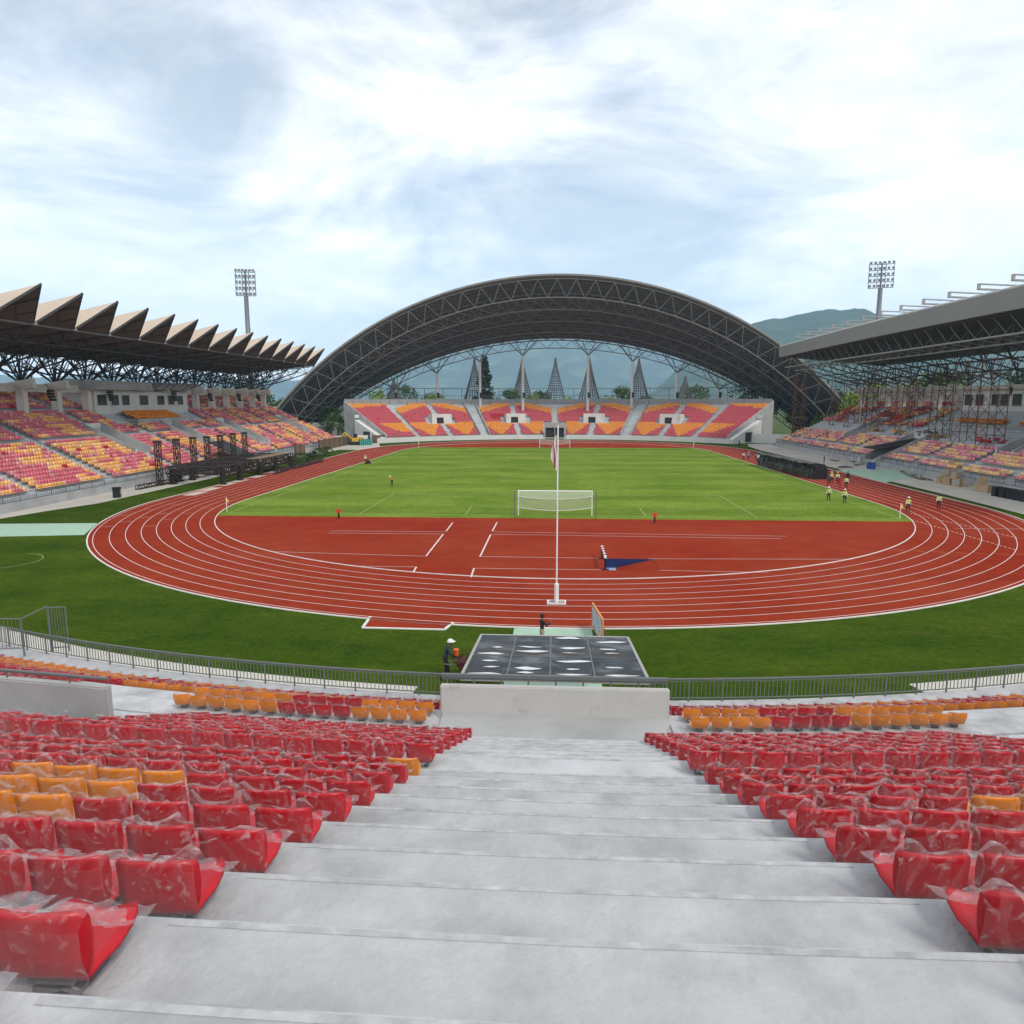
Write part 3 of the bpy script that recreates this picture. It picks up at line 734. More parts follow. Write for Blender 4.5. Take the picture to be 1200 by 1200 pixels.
# ------------------------------------------------------------------ side grandstands
TR, RI, XF = .8, .382, 57.5
YS0, YS1 = 60., 188.
def side_profile(sx, nrow, slot=None, vs=None):
    P = [(sx*57.2, -.1), (sx*57.2, 1.0), (sx*XF, 1.0)]
    for i in range(1, nrow+1):
        x0, x1, z = XF+TR*(i-1), XF+TR*i, 1.0+RI*i
        if slot and slot[0] <= (x0+x1)/2 <= slot[1]: z = slot[2]
        P += [(sx*x0, z), (sx*x1, z)]
    P += [(sx*(XF+TR*nrow), -.1)]
    return P
def seg_list(cuts):
    S_ = []; y = YS0
    for a, c in sorted(cuts): S_ += [(y, a, False), (a, c, True)]; y = c
    return S_ + [(y, YS1, False)]
NR = 29
def side_stand(sx, root, slots, nrow=NR):
    for y0, y1, s in seg_list([(q[0], q[1]) for q in slots]):
        sl = [q for q in slots if q[0] == y0 and s]
        b = MB(); b.prism(side_profile(sx, nrow, sl[0][2:5] if sl else None), 'y', y0, y1); b.build('terrace', AISLE, root)
    for q in slots:
        for y in (q[0]-.1, q[1]+.1):
            b = MB(); xa, xb = q[2]-1.0, q[3]
            za = 1.0+RI*(xa-XF)/TR; zb = 1.0+RI*(xb-XF)/TR
            b.prism([(sx*xa, max(q[4]-.3, .02)), (sx*xb, max(q[4]-.3, .02)), (sx*xb, zb+1.15), (sx*xa, za+1.15)], 'y', y-.12, y+.12); b.build('vomitory_wall', CONC, root)
            b = MB(); b.box((sx*(xa-.06), y, (za+1.0)/2+.3), (.14, .26, za+1.0-.5)); b.build('vomitory_pier', WHITE, root)
        b = MB(); zt = 1.0+RI*(q[3]-XF)/TR; b.box((sx*(q[3]+.15), (q[0]+q[1])/2, zt+.55), (.22, q[1]-q[0]+.5, 1.1)); b.build('vomitory_lintel', WHITE, root)
        b = MB(); b.box((sx*(q[3]-.02), (q[0]+q[1])/2, q[4]+1.1), (.08, q[1]-q[0]-.6, 2.1)); b.build('vomitory_opening', BLACK, root)  # solid black slab paints in the shade inside the opening
    # low wall and fence in front
    b = MB(); b.box((sx*57.05, (YS0+YS1)/2, .48), (.28, YS1-YS0, 1.0)); b.build('front_wall', CONC, root)
left = thing('grandstand', 'long side grandstand of pink and orange seats under the zigzag roof', 'grandstand')
right = thing('grandstand', 'long side grandstand full of scaffold towers under the grey roof edge', 'grandstand')
LS = [(102.9, 106.9, 63.5, 70.3, 3.4), (123.6, 127.8, 63.5, 70.3, 3.4), (143.5, 147.8, 61.5, 70.0, 2.8), (175.3, 179.5, 63.5, 70.0, 3.4)]
side_stand(-1, left, LS)
RS = [(128.4, 134.2, 57.0, 65.3, .1), (102.0, 105.5, 64, 70.3, 3.6), (155, 158.5, 63.5, 70, 3.6)]
side_stand(1, right, RS)
AISL = [63, 75, 88.8, 104.9, 115.4, 125.7, 136, 145.7, 156.5, 166.5, 177.4]
AISR = [63, 73, 82, 94, 105.5, 118, 131.3, 144.5, 156.5, 169, 180]
pos = {2: [], 3: [], 4: [], 7: [], 8: []}; yw = {k_: [] for k_ in pos}
def tri(t): t = t % 1.; return 1-abs(2*t-1)
for sx, slots, ais in ((-1, LS, AISL), (1, RS, AISR)):
    for i in range(1, NR+1):
        x = XF+TR*(i-1)+.42; z = 1.0+RI*i; run = 0; colr = 2
        for y in np.arange(YS0+.6, YS1-.5, .5):
            if min(abs(y-a) for a in ais) < .85: continue
            if any(q[0]-.5 < y < q[1]+.5 and q[2]-1.2 < x < q[3]+.3 for q in slots): continue
            if sx < 0 and i > 16 and 112 < y < 142: continue
            if sx < 0 and i in (13,) : continue
            if sx > 0:
                if y < 139 and i > 15: continue
                if i in (3, 9) or 9 <= i <= 13: continue
                if i > 9 and (y < 138 or mnoise.noise(Vector((y*.08, i*.15, 3))) > .25): continue
                if i >= 14 and i > 25: continue
            if abs(x-75.4) < .5: continue
            if run <= 0:
                v = tri(y/23.+.12)*1.35 + i*.055*(1 if sx < 0 else 1.4) + .16*mnoise.noise(Vector((y*.11, i*.35, sx*4)))
                colr = 3 if (v*3.1) % 1. < (.42 if sx < 0 else .48) else 2
                if random.random() < .04: colr = 4
                run = random.choice((3, 4, 5, 6, 8))
                if colr == 4: run = random.choice((1, 2, 3))
            run -= 1
            if sx > 0 and 14 <= i: colr_ = 4 if mnoise.noise(Vector((y*.1, i*.2, 9))) > .12 else colr
            else: colr_ = colr
            if colr_ in (2, 3) and ((sx > 0 and i < 14 and random.random() < .8) or (sx < 0 and random.random() < .12)): colr_ += 5
            pos[colr_].append((sx*x, y, z)); yw[colr_].append(-PI/2 if sx < 0 else PI/2)
for c in pos:
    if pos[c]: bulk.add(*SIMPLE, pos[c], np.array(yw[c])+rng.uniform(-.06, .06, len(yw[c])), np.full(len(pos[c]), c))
# the pale covers on the side seats
for sx in (-1, 1):
    pp = [p for c in (2, 3) for p in pos[c] if p[0]*sx > 0]
    yy = [(-PI/2 if sx < 0 else PI/2)]*len(pp)
    keep = rng.random(len(pp)) < .12
    cv, cf = [(-.24, .26, .47), (.24, .26, .47), (.24, -.17, .84), (-.24, -.17, .84), (.22, -.27, .70), (-.22, -.27, .70)], [(0, 1, 2, 3), (3, 2, 4, 5)]
    bulk.add(cv, cf, np.array(pp)[keep], np.array(yy)[keep], np.full(int(keep.sum()), 5), jit=.03)
# front fences: posts, rails, bars
for sx, root in ((-1, left), (1, right)):
    f = thing('railing', f"low grey railing along the front of the {'stand under the zigzag roof' if sx < 0 else 'stand full of scaffold towers'}", 'railing')
    b = MB()
    for z in (1.05, 1.9): b = MB(); b.bar((sx*57.05, YS0, z), (sx*57.05, YS1, z), .06, .06); b.build('rail', RAILM, f)
    for y in np.arange(YS0, YS1, 2.4): b = MB(); b.box((sx*57.05, y, 1.44), (.07, .07, .92)); b.build('post', RAILM, f)
    b = MB()
    for y in np.arange(YS0, YS1, .3): b.box((sx*57.05, y, 1.47), (.025, .025, .82))
    b.build('balusters', RAILM, f, kind='stuff')
for y in (88.0, 89.7, 116.2, 136.8, 157.3):
    f = thing('railing', f"thin metal stair railing running up an aisle of the stand under the zigzag roof", 'railing', group='aisle railings of the zigzag-roof stand')
    b = MB(); z0, z1 = 1.0+RI*6, 1.0+RI*19; xa, xb = -(XF+TR*6), -(XF+TR*19)
    for h in (.45, 1.0): b = MB(); b.tube((xa, y, z0+h), (xb, y, z1+h), .03, 5); b.build('rail', RAILM, f)
    for k in range(9): t = k/8; b = MB(); x = xa+(xb-xa)*t; z = z0+(z1-z0)*t; b.tube((x, y, z), (x, y, z+1.0), .025, 5); b.build('post', RAILM, f)

# ---- columns, beams, back walls
BAY = 7.05
colY = [97.6+BAY*k for k in range(-5, 13)]
def column_set(sx, root, ylist, zb=9.3):
    for y in ylist:
        b = MB(); b.prism([(sx*74.85, zb-.6), (sx*76.0, zb-.6), (sx*76.0, 13.6), (sx*74.85, 13.6)], 'y', y-.45, y+.45); b.build('column', CREAM, root)
        b = MB(); b.prism([(sx*73.3, 13.35), (sx*77.2, 12.75), (sx*77.2, 14.1), (sx*73.55, 14.7)], 'y', y-.42, y+.42); b.build('bracket_beam', CREAM, root)
    b = MB(); b.box((sx*76.3, (ylist[0]+ylist[-1])/2, 13.45), (.5, ylist[-1]-ylist[0], 1.1)); b.build('beam', CREAM, root)
column_set(-1, left, colY)
b = MB(); b.box((-81.2, (YS0+YS1)/2-4, 11.2), (.3, YS1-YS0-8, 4.6)); b.build('back_wall', CREAM, left)
for y in colY[:-1]:
    b = MB(); b.box((-80.98, y+3.5, 10.4), (.16, 1.1, 2.6)); b.build('door', GLASSD, left)
# press box, left
pb = MB(); pb.box((-77.4, 127.2, 11.0), (5.6, 29.6, 4.6)); PBX = pb.build('press_box', WHITE, left)
for y, w in ((114.2, 2.6), (117.7, 2.3), (120.8, 2.3), (126.3, 2.9), (131.9, 2.6), (135.6, 2.4), (139, 2.2)):
    b = MB(); b.box((-74.57, y, 11.7), (.10, w, 1.75)); wn = b.build('window', GLASSD, PBX)
    b = MB(); b.box((-74.53, y-w/2, 11.7), (.12, .12, 1.85)); b.box((-74.53, y+w/2, 11.7), (.12, .12, 1.85)); b.box((-74.53, y, 10.80), (.14, w+.2, .1)); b.box((-74.53, y, 12.62), (.12, w+.2, .08)); b.build('window_frame', WHITE, wn)
for y in (119.5, 130.6, 134.5): b = MB(); b.box((-74.56, y, 9.1), (.10, 2.2, .8)); b.build('vent', BLACK, PBX)
b = MB(); b.prism([(-73.2, 13.4), (-80, 13.4), (-80, 15.2), (-73.6, 14.9)], 'y', 111, 127.5); b.build('canopy_slab', CONC, left)
for k in range(6):
    y = 128.6+2.35*k; b = MB(); b.v = [(-73.0, y-1.1, 13.6), (-73.0, y+1.1, 13.6), (-71.4, y+1.0, 14.9), (-79, y-1.1, 13.7), (-79, y+1.1, 13.7), (-79, y+1.0, 15.1)]
    b.f = [(0, 1, 2), (0, 2, 5, 3), (1, 4, 5, 2), (0, 3, 4, 1)]; b.m = [0]*4; b.build('canopy_fold', CONC, left)
b = MB(); b.box((-72.0, 124.8, 8.1), (3.4, 15.6, .9)); b.build('guest_terrace', CONC, left)
gp = [(-73.2+.75*i, y, 9.15-.32*i) for i in range(4) for y in np.arange(117.6, 132.2, .5)]
bulk.add(*SIMPLE, gp, np.full(len(gp), -PI/2), np.full(len(gp), 1))
for y in (97.6+3.4, 97.6+17.5, 97.6+37.5, 97.6+52, 97.6+66, 97.6+77):
    t = thing('loudspeaker', 'black curved loudspeaker array hung under the beams of the zigzag-roof stand', 'loudspeaker', (-73.6, y, 12.4), group='loudspeakers of the zigzag-roof stand')
    for k in range(4): b = MB(); b.box((.12*k*k*.25, 0, -.42*k+.6), (.6, .8, .38)); b.build('speaker_cabinet', BLACK, t)
    b = MB(); b.tube((-.6, 0, 1.6), (0, 0, .7), .05, 5); b.build('hanger', BLACK, t)
# ---- folded roof, left
roof = thing('folded_roof', 'tan zigzag folded metal roof over dark steel trusses with pointed tips', 'roof')
tipsY = [78.8+BAY*k for k in range(-2, 15)]
TIP, VF, BK = (-57.3, 24.45), (-61.3, 20.5), (-81., 18.4)
for y in tipsY:
    for s in (-1, 1):
        yv = y+s*BAY/2
        A, B_, C_, D_ = Vector((TIP[0], y, TIP[1])), Vector((BK[0], y, BK[1]+.5)), Vector((BK[0], yv, BK[1])), Vector((VF[0], yv, VF[1]))
        n = (B_-A).cross(D_-A).normalized(); n = n if n.z > 0 else -n
        b = MB(); lo = [q-n*.12 for q in (A, B_, C_, D_)]
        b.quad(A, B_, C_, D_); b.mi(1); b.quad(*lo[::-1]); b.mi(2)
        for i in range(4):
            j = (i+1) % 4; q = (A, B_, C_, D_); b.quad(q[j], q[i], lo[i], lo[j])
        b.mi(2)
        for t in (.12, .3, .5, .7, .9):          # soffit purlins
            p, q = A+(B_-A)*t-n*.2, D_+(C_-D_)*t-n*.2; b.bar(p, q, .10, .14)
        for t in (.33, .66): b.bar(A+(D_-A)*t-n*.22, B_+(C_-B_)*t-n*.22, .10, .12)
        b.bar(A-n*.05, D_-n*.05, .16, .26)
        b.build('roof_panel', [TAN, SOFF, DARKST], roof)
valY = [tipsY[0]-BAY/2+BAY*k for k in range(len(tipsY)+1)]
def zval(x): return VF[1]+(BK[1]-VF[1])*(x-VF[0])/(BK[0]-VF[0])
def zrid(x): return TIP[1]+(BK[1]+.9-TIP[1])*(x-TIP[0])/(BK[0]-TIP[0])
bx = [-63.3, -67.3, -71.3, -75.4, -79.5]; bz = [18.5, 17.2, 16.1, 15.4, 16.6]
for y in valY:
    b = MB(); b.tube((VF[0], y, VF[1]-.25), (BK[0], y, BK[1]-.25), .10, 5)
    for i in range(len(bx)-1): b.tube((bx[i], y, bz[i]), (bx[i+1], y, bz[i+1]), .13, 5)
    tx = [VF[0]]+[(bx[i]+bx[i+1])/2 for i in range(len(bx)-1)]
    for i, x in enumerate(bx):
        b.tube((x, y, bz[i]), (tx[i], y, zval(tx[i])-.25), .075, 4)
        if i+1 < len(tx): b.tube((x, y, bz[i]), (tx[i+1], y, zval(tx[i+1])-.25), .075, 4)
        for s in (-1, 1):
            if valY[0]-1 < y+s*BAY/2 < valY[-1]+1 and i < 3:
                b.tube((x, y, bz[i]), (x-.8, y+s*BAY/2, zrid(x-.8)-.35), .06, 4); b.tube((x, y, bz[i]), (x+1.4, y+s*BAY/2*.5, (zrid(x+1.4)+zval(x+1.4))/2-.35), .05, 4)
    b.build('roof_truss', DARKST, roof)
b = MB(); b.tube((VF[0], valY[0], VF[1]-.1), (VF[0], valY[-1], VF[1]-.1), .11, 6); b.build('edge_tube', STEEL, roof)
for i, x in enumerate(bx[:3]):
    b = MB(); b.tube((x, valY[0], bz[i]), (x, valY[-1], bz[i]), .08, 4)
    for y in valY[:-1]: b.tube((x, y, bz[i]), (x-.5, y+BAY/2, zrid(x)-1.6), .05, 4); b.tube((x-.5, y+BAY/2, zrid(x)-1.6), (x, y+BAY, bz[i]), .05, 4)
    b.build('bottom_tube', DARKST, roof)
for y in valY[:-1]:
    b = MB(); b.box((VF[0]+.15, y, VF[1]+.02), (.35, .5, .3)); b.build('gutter_outlet', LTST, roof)
for y in colY:
    b = MB(); base = (-75.4, y, 13.6); b.tube(base, (-75.4, y, 14.3), .3, 6)
    for k in range(9):
        t = (k-4)/4; b.tube((-75.4, y, 14.0), (-75.4+1.2*math.sin(k*2.4), y+t*3.3, 18.2+.5*math.cos(t*1.5)), .11, 5, .07)
    for dx, h in ((-4.6, 17.6), (3.4, 17.0), (5.5, 17.8)): b.tube((-75.4, y, 14.0), (-75.4+dx, y+.2, h), .10, 5)
    for s in (-1, 1):
        b.tube((-75.4, y, 14.0), (-79.5, y+s*2.6, 18.0), .09, 5); b.tube((-75.4, y, 14.0), (-71.5, y+s*2.6, 18.4), .08, 5); b.tube((-80, y, 13.4), (-80, y+s*3.4, 18.0), .08, 5)
    b.build('branch_strut', TREEST, roof)

# ---- right stand: columns, press box, roof
column_set(1, right, [139.6+BAY*k for k in range(0, 7)], 9.2)
b = MB(); b.box((81.2, 162, 11.), (.3, 46, 4.6)); b.build('back_wall', CREAM, right)
for k in range(6): b = MB(); b.box((81.0, 143+BAY*k, 10.6), (.12, 1.6, 2.4)); b.build('door', GLASSD, right)
pb = MB(); pb.box((78.3, 98.5, 10.9), (6.2, 79, 5.2)); PB2 = pb.build('press_box', mat('bright_white_render', (.78, .77, .75), .8, .04, 1), right)
for k in range(22):
    y = 135.6-3.45*k-(1.2 if k % 3 == 2 else 0); b = MB(); b.box((75.15, y, 11.65), (.12, 2.4, 1.9)); wn = b.build('window', GLASSD, PB2)
    b = MB(); b.box((75.12, y, 10.62), (.16, 2.6, .1)); b.box((75.12, y, 12.66), (.16, 2.6, .1)); b.box((75.12, y-1.26, 11.65), (.14, .1, 2.0)); b.box((75.12, y+1.26, 11.65), (.14, .1, 2.0)); b.build('window_frame', WHITE, wn)
    if k % 2 == 0: b = MB(); b.box((75.15, y, 8.9), (.12, 1.9, .55)); b.build('vent', BLACK, PB2)
b = MB(); b.box((74.7, 98.5, 13.75), (1.6, 80, .7)); b.build('parapet_band', CREAM, right)
b = MB(); b.box((72.2, 100, 7.4), (4.5, 70, .5)); b.build('guest_terrace', CONC, right)
for y0, y1, m_ in ((118, 131, 1), (100, 114, 1), (84, 97, 4)):
    gp = [(70.6+.75*i, y, 7.5+.28*i) for i in range(2) for y in np.arange(y0, y1, .5)]
    bulk.add(*SIMPLE, gp, np.full(len(gp), PI/2), np.full(len(gp), m_))
roof2 = thing('canopy_roof', 'cantilever roof with a long plain grey edge band above the scaffold towers', 'roof')
YR0, YR1 = 59., 187.5
def ftop(y): return 25.15+.35*math.sin(PI*(y-YR0)/(YR1-YR0))
b = MB(); n = 18
for i in range(n):
    ya, yb = YR0+(YR1-YR0)*i/n, YR0+(YR1-YR0)*(i+1)/n
    b.v += [(x, y, z) for y in (ya, yb) for x, z in ((56.6, ftop(y)-2.75), (56.35, ftop(y)-.2), (56.9, ftop(y)), (57.3, ftop(y)-2.75))]
    k = 8*i; b.f += [(k, k+1, k+5, k+4), (k+1, k+2, k+6, k+5), (k+3, k+7, k+6, k+2), (k, k+4, k+7, k+3)]; b.m += [0]*4
b.build('fascia', FASC, roof2)
b = MB(); b.path([(56.6, YR0+(YR1-YR0)*i/n, ftop(YR0+(YR1-YR0)*i/n)+.03) for i in range(n+1)], .10, 5); b.build('edge_flashing', KERB, roof2)
for k in range(18):
    ya, yb = YR0+BAY*k+.3, min(YR0+BAY*(k+1)+.3, YR1)
    if ya >= YR1: break
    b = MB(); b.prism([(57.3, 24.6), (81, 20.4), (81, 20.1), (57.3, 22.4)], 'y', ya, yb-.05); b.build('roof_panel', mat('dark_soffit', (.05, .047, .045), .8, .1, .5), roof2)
b = MB(); b.box((56.95, YR1+.05, 24.0), (1.0, .12, 2.6)); b.build('fascia_end', FASC, roof2)
ry = [YR0+1+BAY*k for k in range(19)]
for x, z, m_ in ((58.2, 19.9, LTST), (60.8, 19.1, LTST), (66, 17.6, DARKST), (71, 16.3, DARKST)):
    b = MB(); b.tube((x, YR0, z), (x, YR1, z), .13, 5); b.build('bottom_tube', m_, roof2)
b = MB()
for y in np.arange(YR0, YR1-3.4, 3.525):
    b.tube((58.2, y, 19.9), (57.6, y+2.6, 22.5), .06, 4); b.tube((58.2, y, 19.9), (60.8, y+1.7, 19.1), .07, 4); b.tube((60.8, y+1.7, 19.1), (58.2, y+3.5, 19.9), .07, 4); b.tube((60.8, y, 19.1), (62, y+1.8, 22.0), .07, 4); b.tube((60.8, y, 19.1), (62, y-1.8, 22.0), .07, 4)
b.build('front_truss', mat('mid_grey_steel', (.17, .165, .155), .6), roof2)
for y in ry:
    b = MB(); P_ = [(60.8, 19.1), (66, 17.6), (71, 16.3), (76, 15.2), (80, 17.4)]
    for (xa, za), (xb, zb) in zip(P_[:-1], P_[1:]):
        b.tube((xa, y, za), (xb, y, zb), .13, 5); xm = (xa+xb)/2; zt = 22.2-(xm-57.3)*.09
        b.tube((xa, y, za), (xm, y, zt), .08, 4); b.tube((xb, y, zb), (xm, y, zt), .08, 4)
        if xa < 65:
            for s in (-1, 1): b.tube((xa, y, za), (xm, y+s*3.5, zt), .06, 4)
    b.build('roof_truss', DARKST, roof2)
    b = MB()
    for k in (0, 2, 4): b.tube((76, y, 14.2), (76+.8*math.sin(k*2), y+(k-2)*1.6, 18.8), .10, 5, .07)
    b.tube((76, y, 14.2), (71, y, 16.3), .10, 5); b.tube((76, y, 14.2), (80, y, 17.4), .10, 5)
    b.build('branch_strut', TREEST, roof2)
for k in range(17):
    y = 77.1+BAY*(k-2)*1.08
    if y > YR1: break
    b = MB(); b.bar((59.4, y, 27.05), (76, y, 26.2), .45, .22); b.bar((59.4, y, 27.75), (76, y, 26.9), .35, .16); b.bar((59.45, y, 26.95), (59.45, y, 27.8), .4, .25)
    b.bar((66, y, 23.0), (66, y, 26.2), .2, .2); b.bar((74, y, 21.5), (74, y, 25.9), .2, .2); b.build('ridge_frame', LTST, roof2)

# ------------------------------------------------------------------ far grandstand
far = thing('grandstand', 'curved end grandstand with chevron seat pattern under the great arch', 'grandstand')
RF, NF, AF = 61., 24, rad(50)
b = MB()
for i in range(NF):
    ring(b, OF, 1, RF+.85*i, RF+.85*(i+1), -AF, AF, -.1 if i < 2 else .5+.40*i-.6, 1.2+.40*i, 60)
b.build('terrace', AISLE, far)
b = MB(); ring(b, OF, 1, RF-.3, RF-.003, -AF-.06, rad(-3.2), -.1, 1.35, 40); ring(b, OF, 1, RF-.3, RF-.003, rad(3.2), AF+.02, -.1, 1.35, 40); b.build('front_wall', WHITE, far)
RB = RF+.85*NF; ZBk = 1.2+.40*(NF-1)
for k in range(46):                                  # back fence in panels
    a0 = -AF+2*AF*k/46; a1 = -AF+2*AF*(k+1)/46-.0018
    b = MB(); ring(b, OF, 1, RB+.01, RB+.09, a0, a1, ZBk-.4, ZBk+1.75, 2); b.build('fence_panel', mat('grey_fence', (.30, .30, .30), .7, .1, 1.), far)
    if k % 2 == 0: b = MB(); p = arc(OF, RB-.08, a0, ZBk+.8, 1); b.box(p, (.12, .12, 2.4)); b.build('fence_post', LTST, far)
for s in (-1, 1):                                    # end walls with a stair parapet
    a = s*AF; b = MB()
    p0, p1 = Vector(arc(OF, RF, a, 0, 1)), Vector(arc(OF, RB, a, 0, 1))
    n = Vector((math.cos(a), -math.sin(a), 0))*s
    V = [p0, p1, p1+Vector((0, 0, ZBk+1.2)), p0+Vector((0, 0, 2.2))]
    b.v = [tuple(q) for q in V]+[tuple(q+n*.4) for q in V]; b.f = [(0, 1, 2, 3), (7, 6, 5, 4), (3, 2, 6, 7), (0, 4, 5, 1), (1, 5, 6, 2), (0, 3, 7, 4)]; b.m = [0]*6; b.build('end_wall', CONC, far)
    # white side block with its own sloping wall
    q0, q1 = p0+n*.5+Vector((0, 0, 0)), p0+(p1-p0)*.62+n*.5
    b = MB(); W_ = n*1.5
    V = [q0, q1, q1+Vector((0, 0, 6.2)), q0+Vector((0, 0, 1.2))]
    b.v = [tuple(q) for q in V]+[tuple(q+W_) for q in V]; b.f = [(0, 1, 2, 3), (7, 6, 5, 4), (3, 2, 6, 7), (0, 4, 5, 1), (1, 5, 6, 2), (0, 3, 7, 4)]; b.m = [0]*6; b.build('stair_block', WHITE, far)
    b = MB(); e = q1+W_; b.box(((q1.x+e.x)/2, (q1.y+e.y)/2, 7.2), ((e-q1).length, .3, .9), math.atan2(W_.y, W_.x)); b.build('stair_lintel', WHITE, far)
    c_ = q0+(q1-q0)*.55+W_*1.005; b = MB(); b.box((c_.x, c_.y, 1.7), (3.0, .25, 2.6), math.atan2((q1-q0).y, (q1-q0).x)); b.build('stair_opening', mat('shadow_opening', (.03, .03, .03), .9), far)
b = MB(); b.prism([(50.0, 203.5), (72, 189.5), (72.3, 190), (50.3, 204)], 'z', 0, 2.6); b.build('ramp_wall', WHITE, far)
b = MB(); b.prism([(-50.0, 201.5), (-70, 187.5), (-70.3, 188), (-50.3, 202)], 'z', 0, 2.0); b.build('ramp_wall', WHITE, far)
# wide stairs with solid side walls, the tunnels and the portal
for s in (-1, 1):
    for e in (-1, 1):
        a0 = s*rad(20.2)+e*.024
        V = []
        for r, z in ((RF, 1.2), (RB, ZBk)):
            for da in (-.0022, .0022):
                for h in (0., 1.0): V.append(arc(OF, r, a0+da, z+h, 1))
        b = MB(); b.v = V; b.f = [(0, 1, 3, 2), (4, 6, 7, 5), (0, 4, 5, 1), (2, 3, 7, 6), (1, 5, 7, 3)]; b.m = [0]*5; b.build('stair_wall', CONC, far)
VOM = [rad(q) for q in (-30.2, -10.2, 10.2, 30.2)]
for a in VOM:
    r0, r1 = RF+.85*8.6, RF+.85*13; zf = 1.2+.40*8
    c0 = Vector(arc(OF, r0, a, 0, 1)); tx = Vector((math.cos(a), -math.sin(a), 0)); ty = Vector((math.sin(a), math.cos(a), 0))
    def vb(x0, x1, y0, y1, z0, z1, m_, nm):
        b = MB(); b.v = [tuple(c0+tx*x+ty*y+Vector((0, 0, z))) for x in (x0, x1) for y in (y0, y1) for z in (z0, z1)]
        b.f = [(0, 1, 3, 2), (4, 6, 7, 5), (0, 4, 5, 1), (2, 3, 7, 6), (0, 2, 6, 4), (1, 5, 7, 3)]; b.m = [0]*6; b.build(nm, m_, far)
    vb(-3.0, -1.7, 0, .3, zf, zf+2.9, WHITE, 'vomitory_wall'); vb(.6, 3.0, 0, .3, zf, zf+1.5, WHITE, 'vomitory_wall'); vb(-3.0, 3.0, .3, 3.6, zf+2.2, zf+3.2, WHITE, 'vomitory_roof')
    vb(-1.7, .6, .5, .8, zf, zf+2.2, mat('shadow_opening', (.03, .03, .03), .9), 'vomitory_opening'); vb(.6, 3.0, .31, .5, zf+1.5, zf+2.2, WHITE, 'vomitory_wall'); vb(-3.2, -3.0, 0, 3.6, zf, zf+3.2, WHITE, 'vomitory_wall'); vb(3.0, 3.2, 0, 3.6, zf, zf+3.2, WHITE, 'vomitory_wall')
for x0, x1, z0, z1, m_, nm in ((-3.2, -2.8, 0, 3.5, LTST, 'portal_jamb'), (2.8, 3.2, 0, 3.5, LTST, 'portal_jamb'), (-3.2, 3.2, 3.5, 5.0, LTST, 'portal_header'), (-.12, .12, 0, 3.5, LTST, 'portal_mullion')):
    b = MB(); b.box(((x0+x1)/2, OF[1]+RF-.55, (z0+z1)/2), (x1-x0, .5, z1-z0)); b.build(nm, m_, far)
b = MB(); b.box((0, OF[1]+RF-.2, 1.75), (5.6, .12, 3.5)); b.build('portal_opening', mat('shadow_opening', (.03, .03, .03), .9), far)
fp = {2: [], 3: [], 4: []}; fy = {2: [], 3: [], 4: []}
for i in range(NF-1):
    r = RF+.85*i+.42; z = 1.2+.40*i
    for kk in range(int(2*AF*r/.5)):
        a = -AF+.5/r*(kk+.5); d = abs(math.degrees(a)); X = r*math.sin(a)
        if abs(X) < 1.0 or (d < 4.0 and i < 9 and abs(X) < 3.6): continue
        if abs(d-20.2) < 1.75: continue
        if abs(d-40.) < .75: continue
        if any(abs(a-v)*r < 3.5 and 8 <= i <= 13 for v in VOM): continue
        if any(abs(a-v)*r < .9 and (i < 8 or i > 13) for v in VOM) : continue
        if any(3.5 <= abs(a-v)*r < 4.7 and 8 <= i <= 12 for v in VOM): continue
        u = (d % 20.2)/20.2; t = abs(2*u-1)
        if i <= 8:
            w_ = (d % 10.1)/10.1; c = 3 if abs(2*w_-1) < .12+.80*i/8 else 2
            if d > 40: c = 3 if (d-40)/10 < .25+.5*i/8 and i > 2 else 2
        else:
            if d > 40: t = (d-40)/10*.3
            pk = NF-2.5-7.5*t
            if i > pk+4.0: continue
            c = 3 if i > pk else 2
        if c == 2 and -16.5 < math.degrees(a) < -13 and i in (11, 12, 13, 14): c = 4
        if c == 2 and random.random() < .012: c = 4
        p = arc(OF, r, a, z, 1); fp[c].append(p); fy[c].append(PI-a)
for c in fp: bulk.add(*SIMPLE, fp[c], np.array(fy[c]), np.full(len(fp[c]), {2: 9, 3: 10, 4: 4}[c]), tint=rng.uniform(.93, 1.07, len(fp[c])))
# ------------------------------------------------------------------ great arch
arch = thing('arch_roof', 'great dark grey steel arch vault with open lattice front rim', 'roof')
TF = (.3, -63.8, 110.4, 209.0); TB = (-.1, -95.2, 126.8, 233.5)     # cx, cz, R, y of front and back rims
def rim(t, a, off=0.):      # t 0 front ..1 back ; a in -1..1
    def pt(c, a):
        amax = math.acos(-c[1]/c[2]) ; th = a*amax*.995
        return Vector((c[0]+(c[2]-off)*math.sin(th), c[3], c[1]+(c[2]-off)*math.cos(th)))
    return pt(TF, a).lerp(pt(TB, a), t)
NA = 64; ND = 8
b = MB()
for k, off in ((0, 0.), (1, .35)):
    for i in range(NA+1):
        for j in range(ND+1): b.v.append(tuple(rim(j/ND, -1+2*i/NA, off)))
w1 = ND+1; o2 = (NA+1)*w1
for i in range(NA):
    for j in range(ND):
        q = (i*w1+j, i*w1+j+1, (i+1)*w1+j+1, (i+1)*w1+j); b.f.append(q); b.f.append(tuple(o2+x for x in q[::-1])); b.m += [0, 0]
    for j in (0, ND): b.f.append((i*w1+j, (i+1)*w1+j, o2+(i+1)*w1+j, o2+i*w1+j)); b.m.append(0)
b.build('vault_sheet', ASKIN, arch)
for j in range(1, 22):
    t = j/22; b = MB(); pts = [rim(t, -1+2*i/48, .55) for i in range(49)]
    for p, q in zip(pts[:-1], pts[1:]): b.bar(p, q, .16, .30)
    b.build('purlin', DARKST, arch)
b = MB()
